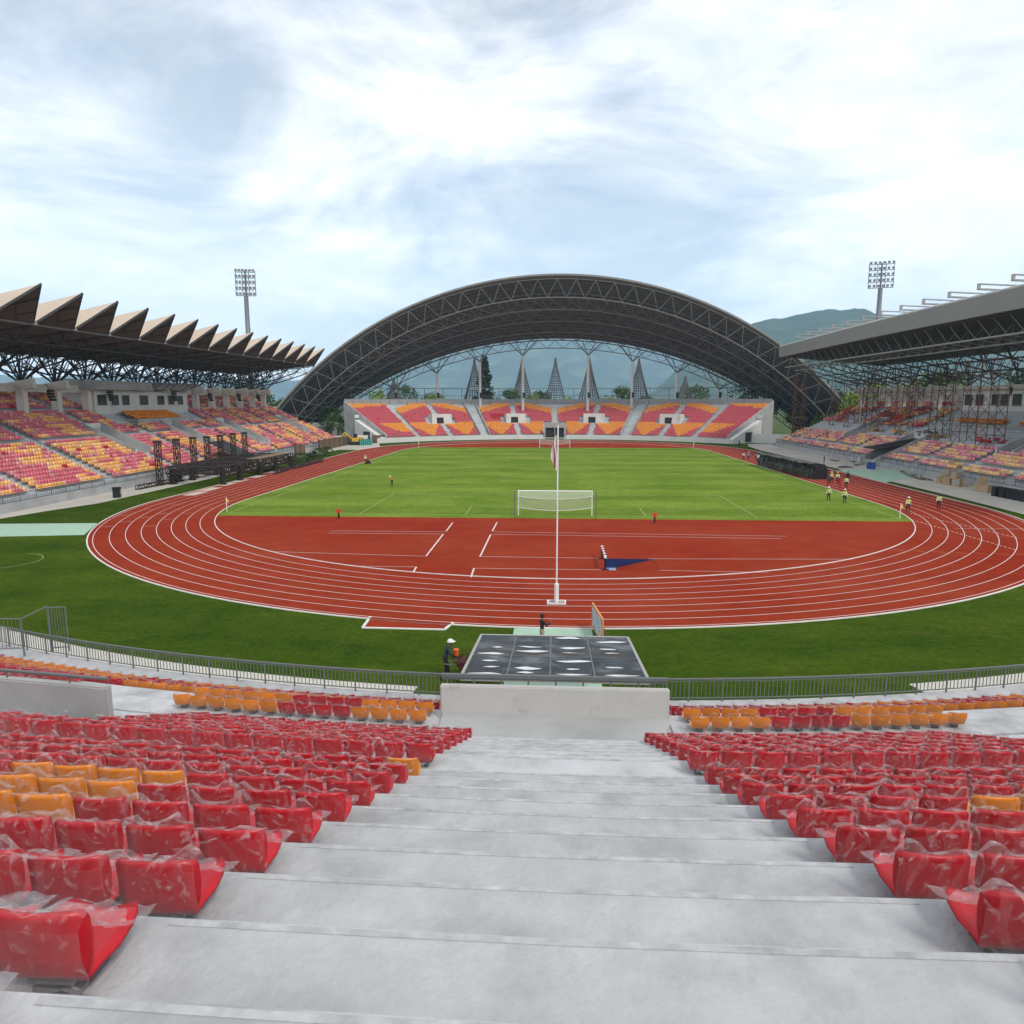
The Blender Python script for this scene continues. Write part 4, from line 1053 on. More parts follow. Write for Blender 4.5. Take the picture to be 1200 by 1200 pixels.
for p, q in zip([rim(-.01, -1+2*i/64, -.05) for i in range(64)], [rim(-.01, -1+2*(i+1)/64, -.05) for i in range(64)]): b.bar(p, q, .5, .5)
b.build('front_edge', ARCHST, arch)
def arch_truss(t, depth, nb, rc, rd, m_, name):
    b = MB(); top = [rim(t, -1+2*i/nb, .9) for i in range(nb+1)]; low = [rim(t, -1+2*(i+.5)/nb, depth) for i in range(nb)]
    b.path([rim(t, -1+2*i/nb, .9) for i in range(nb+1)], rc*.7, 5); b.path([rim(t, -1+2*i/(nb*2), depth) for i in range(nb*2+1)], rc, 6)
    for i in range(nb): b.tube(top[i], low[i], rd, 5); b.tube(low[i], top[i+1], rd, 5)
    b.build(name, m_, arch)
arch_truss(0.0, 6.0, 38, .17, .095, mat('rim_steel', (.15, .143, .134), .55), 'front_truss')
for t, d in ((.22, 5.4), (.44, 4.8), (.66, 4.2), (.85, 3.4)): arch_truss(t, d, 38, .17, .10, mat('mid_steel', (.12, .115, .11), .6), 'inner_truss')
arch_truss(1.0, 3.3, 34, .14, .09, STEEL, 'back_truss')
b = MB(); TS = [(0, 6.0), (.22, 5.4), (.44, 4.8), (.66, 4.2), (.85, 3.4)]
for (ta, da), (tb, db) in zip(TS[:-1], TS[1:]):
    for i in range(38):
        b.tube(rim(ta, -1+2*(i+.5)/38, da), rim(tb, -1+2*(i+.5)/38, db), .09, 4); 
        if i < 37: b.tube(rim(ta, -1+2*(i+.5)/38, da), rim(tb, -1+2*(i+1.5)/38, db), .07, 4)
b.build('bracing', mat('mid_steel', (.12, .115, .11), .6), arch)
for X in (-52.1, -38.3, -24.3, -10.4, 10.5, 24.6, 38.6, 52.1):
    zr = -95.2+math.sqrt(126.8**2-X*X); zt = zr-5.2; yc = 233.0
    col = thing('arch_column', 'pale round column with forked steel head holding up the back of the arch', 'column', (X, yc, 0), group='columns under the back rim of the arch')
    b = MB(); b.tube((0, 0, 7.5), (0, 0, zt), .42, 10); b.build('shaft', WHITE, col)
    b = MB(); b.tube((0, 0, zt), (0, 0, zt+.4), .5, 8)
    for s in (-1, 1):
        xr = X+s*4.6; zz_ = -95.2+math.sqrt(126.8**2-xr*xr)-.5; b.tube((0, 0, zt), (s*4.6, .4, zz_), .17, 6)
        xr = X+s*2.0; zz_ = -95.2+math.sqrt((126.8-3.3)**2-xr*xr); b.tube((0, 0, zt), (s*2.0, .4, zz_), .14, 6); b.tube((0, 0, zt), (s*2.2, -5, zz_+2.2), .12, 6)
    b.build('forked_head', STEEL, col)
    b = MB(); b.box((.35, -.6, 13.4), (.7, .6, 1.7)); b.box((.35, -.75, 14.0), (.8, .5, .5)); b.build('loudspeaker', BLACK, col)
# lattice frame behind the far stand
fr = thing('steel_frame', 'thin steel frame with diagonal braces standing behind the far fence', 'frame')
b = MB(); pts = [arc(OF, RB+6, -rad(46)+rad(92)*i/44, 15.7, 1) for i in range(45)]; b.path(pts, .12, 5); b.path([(p[0], p[1], 13.3) for p in pts], .08, 5)
for i, p in enumerate(pts):
    if i % 2 == 0: b.tube((p[0], p[1], -.1), p, .10, 5)
    if i % 4 == 0 and i+2 < len(pts): q = pts[i+2]; b.tube((p[0], p[1], 13.3), q, .07, 4)
b.build('bar', STEEL, fr)
# lattice spires
def spire(h, w):
    b = MB(); n = 16; R = []
    for i in range(n+1):
        t = i/n; hw = w/2*((1-t)**1.25*.92+.02); R.append([Vector((sx*hw, sy*hw, h*t)) for sx, sy in ((-1, -1), (1, -1), (1, 1), (-1, 1))])
    for i in range(n):
        for k in range(4):
            b.tube(R[i][k], R[i+1][k], .17, 4); k2 = (k+1) % 4; b.tube(R[i][k], R[i][k2], .13, 4)
            for u in (.14, .28, .42, .57, .71, .86): b.tube(R[i][k].lerp(R[i][k2], u), R[i+1][k].lerp(R[i+1][k2], u), .12, 4)
            b.tube(R[i][k].lerp(R[i+1][k], .5), R[i][k2].lerp(R[i+1][k2], .5), .07, 4)
    return b
SPM = [spire(22, 16.).mesh('lattice', mat('spire_steel', (.085, .085, .085), .7)), ]
for i, (X, zt, lab) in enumerate(((-30.16, 27.3, 'tall grey lattice spire beside a narrow dark conifer behind the far stand'), (-12.28, 27.5, 'tall grey lattice spire behind the far stand'), (.1, 27.5, 'tall grey lattice spire on the stadium axis directly behind the far portal'), (12.7, 27.4, 'tall grey lattice spire behind the far stand'), (30.9, 27.0, 'tall grey lattice spire behind the far stand'), (48., 20.6, 'shorter grey lattice spire rising behind the chevron stand'), (-73.8, 20.2, 'shorter grey lattice spire rising behind the chevron stand'))):
    Xs = X if X > -60 else -61.0
    t = thing('lattice_spire', lab, 'spire', (Xs, 270, 0), group='lattice spires behind the far stand'); o = obj('lattice', SPM[0], t); o.scale = (1, 1, zt/22.)
    b = MB(); b.box((0, 0, .4), (11.5, 11.5, .8)); b.build('plinth', CONC, t)

# ------------------------------------------------------------------ floodlight masts
def floodlight(loc, rz, label, zt, wid):
    t = thing('floodlight_mast', label, 'floodlight', loc, rz)
    b = MB(); b.tube((0, 0, 0), (0, 0, zt-7), .95, 14, .62); b.build('mast', STEEL, t, smooth=True)
    b = MB(); W_ = wid
    for k in range(5): z = zt-7+k*1.65; b.bar((-W_, .2, z), (W_, .2, z), .35, .16)
    for x in (-W_, -W_/3, W_/3, W_): b.bar((x, .3, zt-7.1), (x, .3, zt), .16, .2)
    b.bar((0, .3, zt-7.4), (0, .3, zt), .4, .4)
    for k in range(4):
        z = zt-7+k*1.65; b.tube((-W_, -.6, z+.9), (W_, -.6, z+.9), .035, 4)
    b.build('head_frame', STEEL, t)
    lm = MB(); lm.box((0, 0, 0), (.62, .35, .55)); lm.box((0, -.2, 0), (.7, .08, .62)); LM = lm.mesh('lamp', [mat('lamp_housing', (.18, .18, .18), .5)])
    for k in range(5):
        for q in range(6): obj('lamp', LM, t, (-W_+.35+q*(2*W_-.7)/5, -.25, zt-6.55+k*1.65))
floodlight((-90., 209., 0), rad(10), 'floodlight mast standing behind the zigzag roof', 48.9, 2.75)
floodlight((95., 222., 0), rad(-18), 'floodlight mast standing behind the grey-edged roof', 51.3, 3.3)

# ------------------------------------------------------------------ goals
NET = bpy.data.materials.new('goal_net'); NET.use_nodes = True
def setup_net(m):
    t = m.node_tree; n = t.nodes; l = t.links; bs = n['Principled BSDF']; bs.inputs['Base Color'].default_value = (.75, .76, .72, 1); bs.inputs['Roughness'].default_value = .9
    tr = n.new('ShaderNodeBsdfTransparent'); mx_ = n.new('ShaderNodeMixShader'); mx_.inputs[0].default_value = .22
    l.new(tr.outputs[0], mx_.inputs[1]); l.new(bs.outputs[0], mx_.inputs[2]); l.new(mx_.outputs[0], n['Material Output'].inputs[0])
setup_net(NET); MATS['goal_net'] = NET
def goal(y, s, label):         # s: direction of the net (away from the field)
    t = thing('football_goal', label, 'goal', (0, y, .01), 0 if s < 0 else PI)
    for x in (-3.72, 3.72): b = MB(); b.tube((x, 0, 0), (x, 0, 2.5), .06, 10); b.build('goalpost', PITCHW, t)
    b = MB(); b.tube((-3.78, 0, 2.5), (3.78, 0, 2.5), .06, 10); b.build('crossbar', PITCHW, t)
    for x in (-4.0, 4.0): b = MB(); b.tube((x, -1.9, 0), (x, -1.9, 2.75), .045, 8); b.build('net_post', RAILM, t)
    b = MB(); n = 16
    def sag(u, v):
        x = -3.7+7.4*u; d = 4*u*(1-u)
        if v <= .5: q = v*2; return (x, -1.7*q, 2.48-.28*q-.30*d*math.sin(PI*q*.6))
        q = (v-.5)*2; return (x, -1.7-.05*d*math.sin(PI*q), (2.2-.29*d)*(1-q)+.78*q+.38*(1-d)*q*.8)
    for j in range(10):
        for i in range(n): b.quad(sag(i/n, j/10), sag((i+1)/n, j/10), sag((i+1)/n, (j+1)/10), sag(i/n, (j+1)/10))
    for sx in (-1, 1):
        b.quad((sx*3.7, 0, 2.48), (sx*3.7, -1.7, 2.2), (sx*3.7, -1.5, .1), (sx*3.7, -.05, .02))
    b.build('net', NET, t)
    b = MB(); b.path([tuple(Vector(sag(i/16, 1.))+Vector((0, 0, 0))) for i in range(17)], .03, 4); b.path([sag(i/16, .5) for i in range(17)], .03, 4); b.build('net_rope', PITCHW, t)
goal(gy, -1, 'white football goal with gathered net beside the red infield area'); goal(gy2, 1, 'white football goal with hanging net in front of the far portal')

# ------------------------------------------------------------------ flagpole
fl = thing('flagpole', 'tall white flagpole on a cross-frame base standing on the running track', 'flagpole', (.07, 39.6, .01))
b = MB(); b.tube((0, 0, .1), (0, 0, 10.15), .05, 10, .035); b.build('pole', PITCHW, fl)
b = MB(); b.tube((0, 0, .1), (0, 0, 1.15), .13, 10); b.build('pole_sleeve', PITCHW, fl)
b = MB()
for y in (-.3, .3): b.bar((-.55, y, .06), (.55, y, .06), .08, .10)
for x in (-.5, 0, .5): b.bar((x, -.3, .06), (x, .3, .06), .08, .10)
b.build('base_frame', PITCHW, fl)
fg = tag(None, None) if False else None
flag = thing('flag', 'limp red and white flag hanging from the tall pole', 'flag', (.07, 39.6, .01))
def flag_part(u0, u1, m_, nm):
    b = MB(); n, k = 10, 14
    def P_(u, v):           # v along hanging length, u across
        x = -.05-.36*u*(.35+.65*math.sin(PI*min(1, v*1.05)**.8))-.06*math.sin(6*v+3*u); y = .10*math.sin(9*u+2.2*v)*(.4+v)
        return (x, y, 9.65-1.75*v-.35*u*(1-v)+.28*u*v*0-(.32*(1-u)*v))
    for j in range(k):
        for i in range(n):
            a, c = u0+(u1-u0)*i/n, u0+(u1-u0)*(i+1)/n; b.quad(P_(a, j/k), P_(c, j/k), P_(c, (j+1)/k), P_(a, (j+1)/k))
    b.build(nm, m_, flag, smooth=True)
flag_part(0, .38, WHCL, 'white_band'); flag_part(.38, .62, REDCL, 'red_band'); flag_part(.62, 1., WHCL, 'white_fold')
# ------------------------------------------------------------------ water jump
wj = thing('water_jump', 'sunken blue steeplechase water pit beside the striped barrier', 'water jump', (PX0, PY0, 0))
PB_ = mat('pit_blue', (.012, .03, .11), .5, .1, 2); PBL = mat('pit_pale_blue', (.30, .42, .62), .5, .1, 2)
w_, l_ = PX1-PX0, PY1-PY0
b = MB(); b.quad((0, 0, -.7), (.9, 0, -.68), (.9, l_, -.68), (0, l_, -.7)); b.quad((.9, 0, -.68), (w_, 0, -.03), (w_, l_, -.03), (.9, l_, -.68)); b.m = [1, 0]; b.build('pit_floor', [RUBBER, PBL], wj)
b = MB(); b.quad((0, l_, .005), (w_, l_, .005), (w_, l_, -.03), (.9, l_, -.68), (0, l_, -.7)); b.quad((0, 0, .005), (0, 0, -.7), (.9, 0, -.68), (w_, 0, -.03), (w_, 0, .005)); b.quad((0, 0, -.7), (0, 0, .005), (0, l_, .005), (0, l_, -.7)); b.build('pit_wall', PB_, wj)
sb = thing('steeplechase_barrier', 'black and white striped steeplechase barrier beside the blue pit', 'barrier', (PX0-.12, PY0, .006))
for k in range(9):
    b = MB(); b.box((0, .2+k*.407, .90), (.16, .405, .14)); b.build('stripe', [PITCHW, BLACK][k % 2], sb)
for y in (.1, l_-.1): b = MB(); b.box((0, y, .42), (.12, .12, .84)); b.box((.0, y, .03), (.5, .16, .06)); b.build('leg', BLACK, sb)
# ------------------------------------------------------------------ board by the tunnel
bd = thing('display_board', 'upright printed board with orange frame edge standing between track and canopy', 'board', (2.05, 33.75, .01), PI/2+.12)
b = MB(); b.box((0, 0, .75), (2.7, .05, 1.1)); b.build('panel', mat('printed_panel', (.48, .52, .55), .6, .1, 2., col2=(.12, .22, .36), c2scale=1.6, c2lo=.5, c2hi=.6), bd)
b = MB()
for z in (.18, 1.32): b.box((0, 0, z), (2.8, .09, .07))
for x in (-1.38, 1.38): b.box((x, 0, .68), (.07, .09, 1.36))
b.build('frame', mat('orange_frame', (.62, .25, .07), .6), bd)
for x in (-1.0, 1.0): b = MB(); b.bar((x, 0, 1.0), (x, -.55, 0.01), .05, .05); b.build('stay', RAILM, bd)

# ------------------------------------------------------------------ trees
LEAF = {k: mat(k, c, .85, .35, .9, spec=.2, tint=True) for k, c in (('mid_foliage', (.055, .105, .022)), ('bright_foliage', (.19, .28, .045)), ('dark_foliage', (.022, .045, .018)), ('conifer_foliage', (.035, .055, .030)))}
BARK = mat('bark', (.09, .065, .045), .9, .2, 2)
def tree_meshes(h, rx, m, n=1500, kind='round', seed=0, lsz=.6):
    r = random.Random(seed); V = []; F = []; T = []
    cl = []
    for _ in range(26 if kind == 'round' else 150):
        if kind == 'round':
            th = r.uniform(0, 2*PI); q = r.random()**.5; z = r.uniform(-.9, 1); rr = math.sqrt(max(0, 1-z*z))*q
            cl.append((rx*rr*math.cos(th), rx*rr*math.sin(th), h*.62+h*.36*z, r.uniform(.22, .42)*rx))
        else:
            t = r.random(); w = rx*(1-t**1.5)*r.uniform(.2, .9)+.2; th = r.uniform(0, 2*PI); cl.append((w*math.cos(th), w*math.sin(th), h*(.06+.92*t), rx*.32*(1.1-t*.7)))
    for i in range(n):
        cx, cy, cz_, cr_ = r.choice(cl); d = Vector((r.gauss(0, 1), r.gauss(0, 1), r.gauss(0, 1))).normalized()*cr_*r.uniform(.5, 1.08)
        c = Vector((cx, cy, cz_))+Vector((d.x, d.y, d.z*.75)); s = lsz*r.uniform(.5, 1.3)
        u = Vector((r.gauss(0, 1), r.gauss(0, 1), r.gauss(0, .7))).normalized(); w = u.cross(Vector((r.gauss(0, 1), r.gauss(0, 1), r.gauss(0, 1)))).normalized()
        b_ = len(V); V += [tuple(c+u*s*.5), tuple(c+w*s*.3), tuple(c-u*s*.5), tuple(c-w*s*.3)]; F.append((b_, b_+1, b_+2, b_+3)); T.append(r.uniform(.6, 1.4))
    me = bpy.data.meshes.new('crown'); me.from_pydata(V, [], F); me.materials.append(m)
    at = me.attributes.new('tint', 'FLOAT', 'FACE'); at.data.foreach_set('value', T); me.update()
    b = MB(); b.tube((0, 0, -.1), (0, 0, h*.45), rx*.075+.08, 7, rx*.045+.04)
    for k in range(6 if kind == 'round' else 0):
        c = cl[k*3]; b.tube((0, 0, h*(.28+.03*k)), (c[0]*.8, c[1]*.8, c[2]*.95), rx*.03+.03, 5, .03)
    if kind != 'round': b.tube((0, 0, h*.45), (0, 0, h*.97), rx*.05+.03, 5, .03)
    return me, b.mesh('trunk', BARK)
TM = [tree_meshes(12, 5.2, LEAF['mid_foliage'], 2200, seed=1), tree_meshes(11, 5., LEAF['bright_foliage'], 2200, seed=2), tree_meshes(12, 5., LEAF['dark_foliage'], 2400, seed=3), tree_meshes(28, 5.0, LEAF['conifer_foliage'], 9000, 'cone', 4, .8)]
def tree(k, loc, sc, rz, name, label, group=None):
    t = thing(name, label, 'tree', loc, rz, group); t.scale = sc
    obj('crown', TM[k][0], t); obj('trunk', TM[k][1], t)
tree(3, (-25.6, 262, 0), (1, 1, 1), 0, 'conifer_tree', 'narrow dark conifer towering beside a lattice spire behind the far stand')
for i, (x, y, s, k) in enumerate(((-17, 262, 1.25, 0), (-8.5, 266, 1.2, 1), (-4.8, 275, 1.25, 0), (5.5, 264, 1.1, 1), (20.5, 262, 1.2, 1), (23.5, 266, 1.25, 0), (47, 280, 1.2, 1), (-47, 285, 1.2, 1), (-39, 280, 1.15, 1), (-62, 290, 1.3, 0), (37, 300, 1.2, 0), (-75, 300, 1.3, 1), (-55, 320, 1.3, 0), (60, 310, 1.3, 0))):
    tree(k, (x, y, 0), (s, s, s*(1.02+.1*math.sin(i*3))), i*1.3, 'broadleaf_tree', ('mid green' if k == 0 else 'yellow-green')+' bushy tree showing above the fence behind the far stand', 'trees behind the far stand')
for i, (x, y, s, k) in enumerate(((68, 238, 1.9, 2), (76, 232, 1.7, 2), (84, 222, 1.2, 2), (72, 215, .75, 2), (76, 209, .62, 0))):
    tree(k, (x, y, 0), (s, s, s), i*1.7, 'broadleaf_tree', 'dark leafy tree standing behind the arch leg next to the scaffolded stand', 'dark trees by the arch leg')
for i, (x, y, s, k) in enumerate(((92, 214, 1.5, 1), (96, 200, 1.5, 1), (104, 205, 1.65, 1), (86, 196, 1.25, 1), (84, 203, 1.2, 1), (90, 208, 1.4, 1), (90, 183, 1.2, 1), (96, 176, 1.3, 1), (99, 160, 1.25, 1), (98, 186, 1.5, 0), (112, 176, 1.5, 0))):
    tree(k, (x, y, 0), (s, s, s), i*1.1, 'broadleaf_tree', ('bright yellow-green' if k == 1 else 'mid green')+' tree seen through the scaffold towers behind the grey-edged roof', 'trees behind the scaffolded stand')
for i, (x, y, s, k) in enumerate(((-97, 228, 1.25, 0), (-104, 240, 1.35, 2), (-90, 236, 1.0, 0), (-66, 214, .55, 0), (-70, 220, .8, 0), (-64, 222, .62, 1), (-112, 250, 1.4, 0))):
    tree(k, (x, y, 0), (s, s, s), i*2.1, 'broadleaf_tree', ('mid green' if k == 0 else 'yellow-green' if k == 1 else 'dark')+' leafy tree near the arch leg at the end of the zigzag roof', 'trees by the arch leg near the zigzag roof')
# low planting beside the track
for px, py, s in ((351, 544, .24), (360, 541, .20), (368, 538, .19), (375, 536, .22), (383, 534, .22), (347, 547, .16)):
    p = ground(px, py); t = thing('shrub', 'rounded green shrub in the bed beside the red track', 'shrub', (p.x, p.y, 0), px, 'shrubs in the bed beside the track'); t.scale = (s*1.2, s*1.2, s)
    obj('foliage', TM[0 if px % 2 else 2][0], t, (0, 0, -3.2)); obj('stem', TM[0][1], t)

# ------------------------------------------------------------------ scaffold towers in the right stand
def zr(x): return 1.0+RI*(x-XF)/TR
def planeX(px, py, x):
    d = _fw + _r2*((px-600)/F_PX) - _u2*((py-600)/F_PX); return CAMV + d*((x-CAM_X)/d.x)
TW = [(64.6, 92.5, 2.6, 17.6), (64.6, 110.2, 2.6, 17.6), (65.0, 118.0, 2.4, 17.6), (65.1, 125.5, 2.3, 17.6), (66.4, 140.5, 2.2, 17.2), (66.9, 149.0, 2.2, 17.2), (67.2, 158.0, 2.2, 17.2), (67.4, 167.5, 2.2, 17.2), (67.8, 177.5, 2.2, 17.2), (72.6, 150, 2.2, 15.6), (72.8, 171, 2.2, 15.6), (61.5, 185.5, 2.2, 18.5)]
for i, (x, y, w, zt) in enumerate(TW):
    lab = f'{ORD[9-i-1]} rusty front scaffold tower under the grey-edged roof, counting from the arch' if x < 70 else 'rusty lattice scaffold tower near the back columns under the grey-edged roof'
    if x < 62: lab = 'rusty lattice scaffold tower in front of the arch leg at the roof end'
    t = thing('scaffold_tower', lab, 'scaffold', (x, y, 0), 0, None if x < 62 else ('front scaffold towers' if x < 70 else 'back scaffold towers'))
    zb = zr(x); b = MB(); b.lattice((0, 0, zb-.2), (0, 0, zt), w, w, max(5, int((zt-zb)/1.9)), .045); b.build('lattice_mast', RUST if i % 3 else RUSTD, t)
    b = MB()
    for sx in (-1, 1):
        for sy in (-1, 1): b.box((sx*w/2, sy*w/2, zb+.02), (.4, .4, .12))
    b.build('base_plates', RUSTD, t)
    zd = zb+(zt-zb)*(.28 if i % 2 else .52); b = MB(); b.box((0, 0, zd), (w+.5, w+.5, .12)); b.box((0, -w/2-.2, zd+.4), (w+.4, .06, .06)); b.build('work_deck', mat('plank_deck', (.20, .13, .08), .9, .2, 2), t)
for z, xa in ():
    t = thing('scaffold_walkway', 'long dark catwalk tied at mid height between the scaffold towers', 'scaffold')
    b = MB(); b.lattice((xa, 95, z), (xa, 187, z), .7, .5, 40, .035); b.build('lattice_beam', RUSTD, t)

# ------------------------------------------------------------------ stage structures on the left
for i, (px, top, Y_) in enumerate(((184, 517, 0), (206, 514.5, 0), (225.5, 512.5, 0), (242, 511.5, 0), (257.5, 510, 0), (272.5, 508, 0), (286, 507, 0))):
    p = planeX(px, top, -54.6); t = thing('truss_mast', f'{ORD[i]} upright dark lattice mast behind the stage, counting from the loose truss on the paving', 'truss', (-54.6, p.y, 0), group='lattice masts behind the stage')
    b = MB(); b.lattice((0, 0, 0), (0, 0, p.z), .62, .62, 9, .045); b.build('lattice', mat('dark_truss', (.035, .025, .022), .7), t); b = MB(); b.box((0, 0, .06), (1.0, 1.0, .12)); b.build('base_plate', BLACK, t)
    b = MB(); b.box((0, 0, p.z-.1), (.8, .8, .35)); b.build('sleeve_block', mat('dark_truss', (.035, .025, .022), .7), t)
TD = mat('dark_truss', (.035, .025, .022), .7)
stg = thing('stage', 'low unfinished stage of dark trusses with brown deck beside the track', 'stage')
b = MB(); b.box((-47.6, 116, 2.5), (2.2, 13, .12)); b.build('deck', mat('stage_plywood', (.20, .14, .085), .85, .2, 1), stg)
for k in range(9): b = MB(); b.box((-50.5, 97+3.0*k, 2.44), (5.6, .35, .1), .08*math.sin(k*5)); b.build('deck_joist', TD, stg)
for x in (-53.6, -46.4): b = MB(); b.lattice((x, 95.5, 2.0), (x, 122.5, 2.0), .9, .95, 22, .06); b.lattice((x, 95.5, 1.2), (x, 122.5, 1.2), .5, .5, 22, .05); b.build('edge_truss', TD, stg)
for y in (95.6, 104.5, 113.5, 122.4): b = MB(); b.lattice((-53.4, y, 2.0), (-46.6, y, 2.0), .7, .9, 6, .055); b.build('cross_truss', TD, stg)
for x in (-53.4, -46.2):
    for y in (96, 101.4, 108.7, 115, 122):
        b = MB(); b.lattice((x, y, 0), (x, y, 2.0), .5, .5, 3, .06); b.build('leg', TD, stg); b = MB(); b.box((x, y, .08), (.9, .7, .16)); b.build('foot', BLACK, stg)
for (p1, p2, lab) in (((161, 574), (214, 563.5), 'long dark truss section lying on the paving in front of the railing'), ((322, 556), (340, 550), 'short dark truss section lying by the running track'), ((333, 541), (346, 537), 'dark truss section lying next to the shrubs'), ((345, 549.5), (378, 541), 'long thin dark truss lying beside the shrubs')):
    a, c = ground(*p1), ground(*p2); t = thing('truss_section', lab, 'truss', (a.x, a.y, 0)); d = c-a
    b = MB(); b.lattice((0, 0, .3), (d.x, d.y, .3), .5, .5, max(4, int(d.length/1.1)), .045); b.build('lattice', TD, t)
tp = thing('tarpaulin', 'black sheet roof slung at a slope behind the lattice masts', 'tarpaulin')
q = [planeX(244, 518, -57.), planeX(262, 515.5, -58.8), planeX(302, 534, -56.2), planeX(288, 537.5, -54.8)]
b = MB(); b.v = [tuple(v) for v in q]+[tuple(v-Vector((0, 0, .12))) for v in q]; b.f = [(0, 1, 2, 3), (7, 6, 5, 4), (0, 4, 5, 1), (1, 5, 6, 2), (2, 6, 7, 3), (3, 7, 4, 0)]; b.m = [0]*6; b.build('sheet', BLACK, tp)
b = MB()
for v in q: b.tube((v.x, v.y, v.z), (v.x, v.y, max(0, zr(-v.x)-.3 if -v.x > 57.5 else 0)), .06, 5)
b.build('prop', TD, tp)
bn = thing('waste_bin', 'black square waste bin with open side standing on the pale paving', 'bin', ground(137.5, 583), .4)
b = MB(); b.box((0, 0, .6), (.8, .9, 1.15)); b.build('body', BLACK, bn); b = MB(); b.box((0, 0, 1.2), (.9, 1.0, .1)); b.build('lid', BLACK, bn); b = MB(); b.box((.41, -.1, .65), (.06, .45, .4)); b.build('slot', LTST, bn)
# hoardings, digger, sheet fence near the far corner
def hoarding(p1, p2, h, n, label, m_=WOODB):
    a, c = ground(*p1), ground(*p2); t = thing('hoarding', label, 'hoarding', (a.x, a.y, 0)); d = c-a
    for k in range(n):
        u0, u1 = d*(k/n), d*((k+.97)/n); b = MB(); b.bar((u0.x, u0.y, h/2), (u1.x, u1.y, h/2), .12, h); b.build('panel', m_, t)
        b = MB(); b.bar((u0.x, u0.y, 0), (u0.x, u0.y, h+.15), .2, .2); b.build('post', TD, t)
hoarding((374, 528.5), (413, 520.5), 2.5, 7, 'row of brown hoarding panels in front of the long pink-seated stand end')
hoarding((437, 519.5), (476, 517.5), 2.2, 3, 'three brown hoarding panels against the white far wall')
hoarding((346, 534), (358, 533), 2.3, 2, 'short brown hoarding by the shrub bed', WOODB)
hoarding((421.5, 522), (436, 521.5), 1.6, 6, 'teal sheet fence beside the yellow digger', TEAL)
dg = thing('excavator', 'yellow and black excavator parked by the brown hoardings', 'excavator', ground(418, 521.5), .3)
for y in (-1.0, 1.0): b = MB(); b.prism([(-1.7, .1), (1.7, .1), (1.95, .45), (1.7, .85), (-1.7, .85), (-1.95, .45)], 'y', y-.25, y+.25); b.build('track', BLACK, dg)
b = MB(); b.box((.3, 0, 1.5), (3.0, 2.1, 1.0)); b.build('body', YELM, dg)
b = MB(); b.prism([(-1.1, 2.0), (.2, 2.0), (.2, 3.0), (-.7, 3.0)], 'y', -.95, .1); b.build('cab', BLACK, dg)
b = MB(); b.bar((-1.2, .5, 1.8), (-3.0, .5, 3.4), .35, .45); b.bar((-3.0, .5, 3.4), (-4.2, .5, 1.6), .28, .35); b.build('boom', YELM, dg)
b = MB(); b.prism([(-4.4, 1.6), (-3.9, 1.4), (-4.1, .7), (-4.8, .8)], 'y', .1, .9); b.build('bucket', BLACK, dg)
hu = thing('small_building', 'small pale blue building with an orange wall beyond the zigzag-roof stand', 'building', (-92, 218, 0), .1)
b = MB(); b.box((0, 0, 4.8), (9, 6, 9.4)); b.build('wall', mat('pale_blue_wall', (.42, .58, .68), .7), hu); b = MB(); b.box((5.1, -.4, 4.9), (1.6, 5.4, 9.6)); b.build('side_wall', mat('ochre_wall', (.60, .36, .13), .7), hu); b = MB(); b.box((0, 0, 9.6), (9.6, 6.6, .3)); b.build('roof', WHITE, hu); b = MB(); b.box((-1, -3.05, 2.4), (5, .12, 1.2)); b.build('window', GLASSD, hu)
tk = thing('box_truck', 'white box truck parked behind the end of the pink-seated stand', 'truck', ground(380, 501.5, 3.2)+Vector((0, 0, -3.2)), .06)
b = MB(); b.box((0, 0, 4.2), (9.5, 2.4, 1.4)); b.build('cargo_box', WHITE, tk); b = MB(); b.box((5.4, 0, 4.0), (1.3, 2.2, 1.2)); b.build('cab', WHITE, tk); b = MB(); b.box((6.06, 0, 4.2), (.06, 1.9, .5)); b.build('windscreen', GLASSD, tk); b = MB(); b.box((0, 0, 1.7), (11, 3, 3.4)); b.build('loading_dock', CONC, tk)

# ------------------------------------------------------------------ dugout under black sheeting
dt = thing('dugout', 'long team shelter wrapped in black sheeting standing on the running track', 'shelter', (38.0, 107.2, .01), -math.atan2(1.6, 22.5)*-1)
b = MB(); prof = [(0, 0), (2.2, 0), (2.35, 1.3), (2.0, 2.15), (.3, 2.4), (-.55, 2.3), (-.5, 2.15), (.25, 2.1), (.45, 1.6), (.05, .9)]; n = 26
rr_ = random.Random(3); V = []
for j in range(n+1):
    for k, (x, z) in enumerate(prof):
        w = .07 if k not in (0, 1) else 0; V.append((x+rr_.uniform(-w, w)*2, 22.6*j/n, max(0, z+rr_.uniform(-w, w))))
m_ = len(prof); b.v = V
b.f = [(j*m_+k, j*m_+(k+1) % m_, (j+1)*m_+(k+1) % m_, (j+1)*m_+k) for j in range(n) for k in range(m_)]+[tuple(range(m_))[::-1], tuple(n*m_+k for k in range(m_))]; b.m = [0]*len(b.f)
b.build('sheeting', mat('black_sheeting', (.016, .016, .017), .3, .3, 1.2, .5, 2.5), dt)
for j in range(7): b = MB(); b.tube((-.1, .3+j*3.66, 0), (.25, .3+j*3.66, 2.15), .04, 6); b.build('frame_post', RAILM, dt)
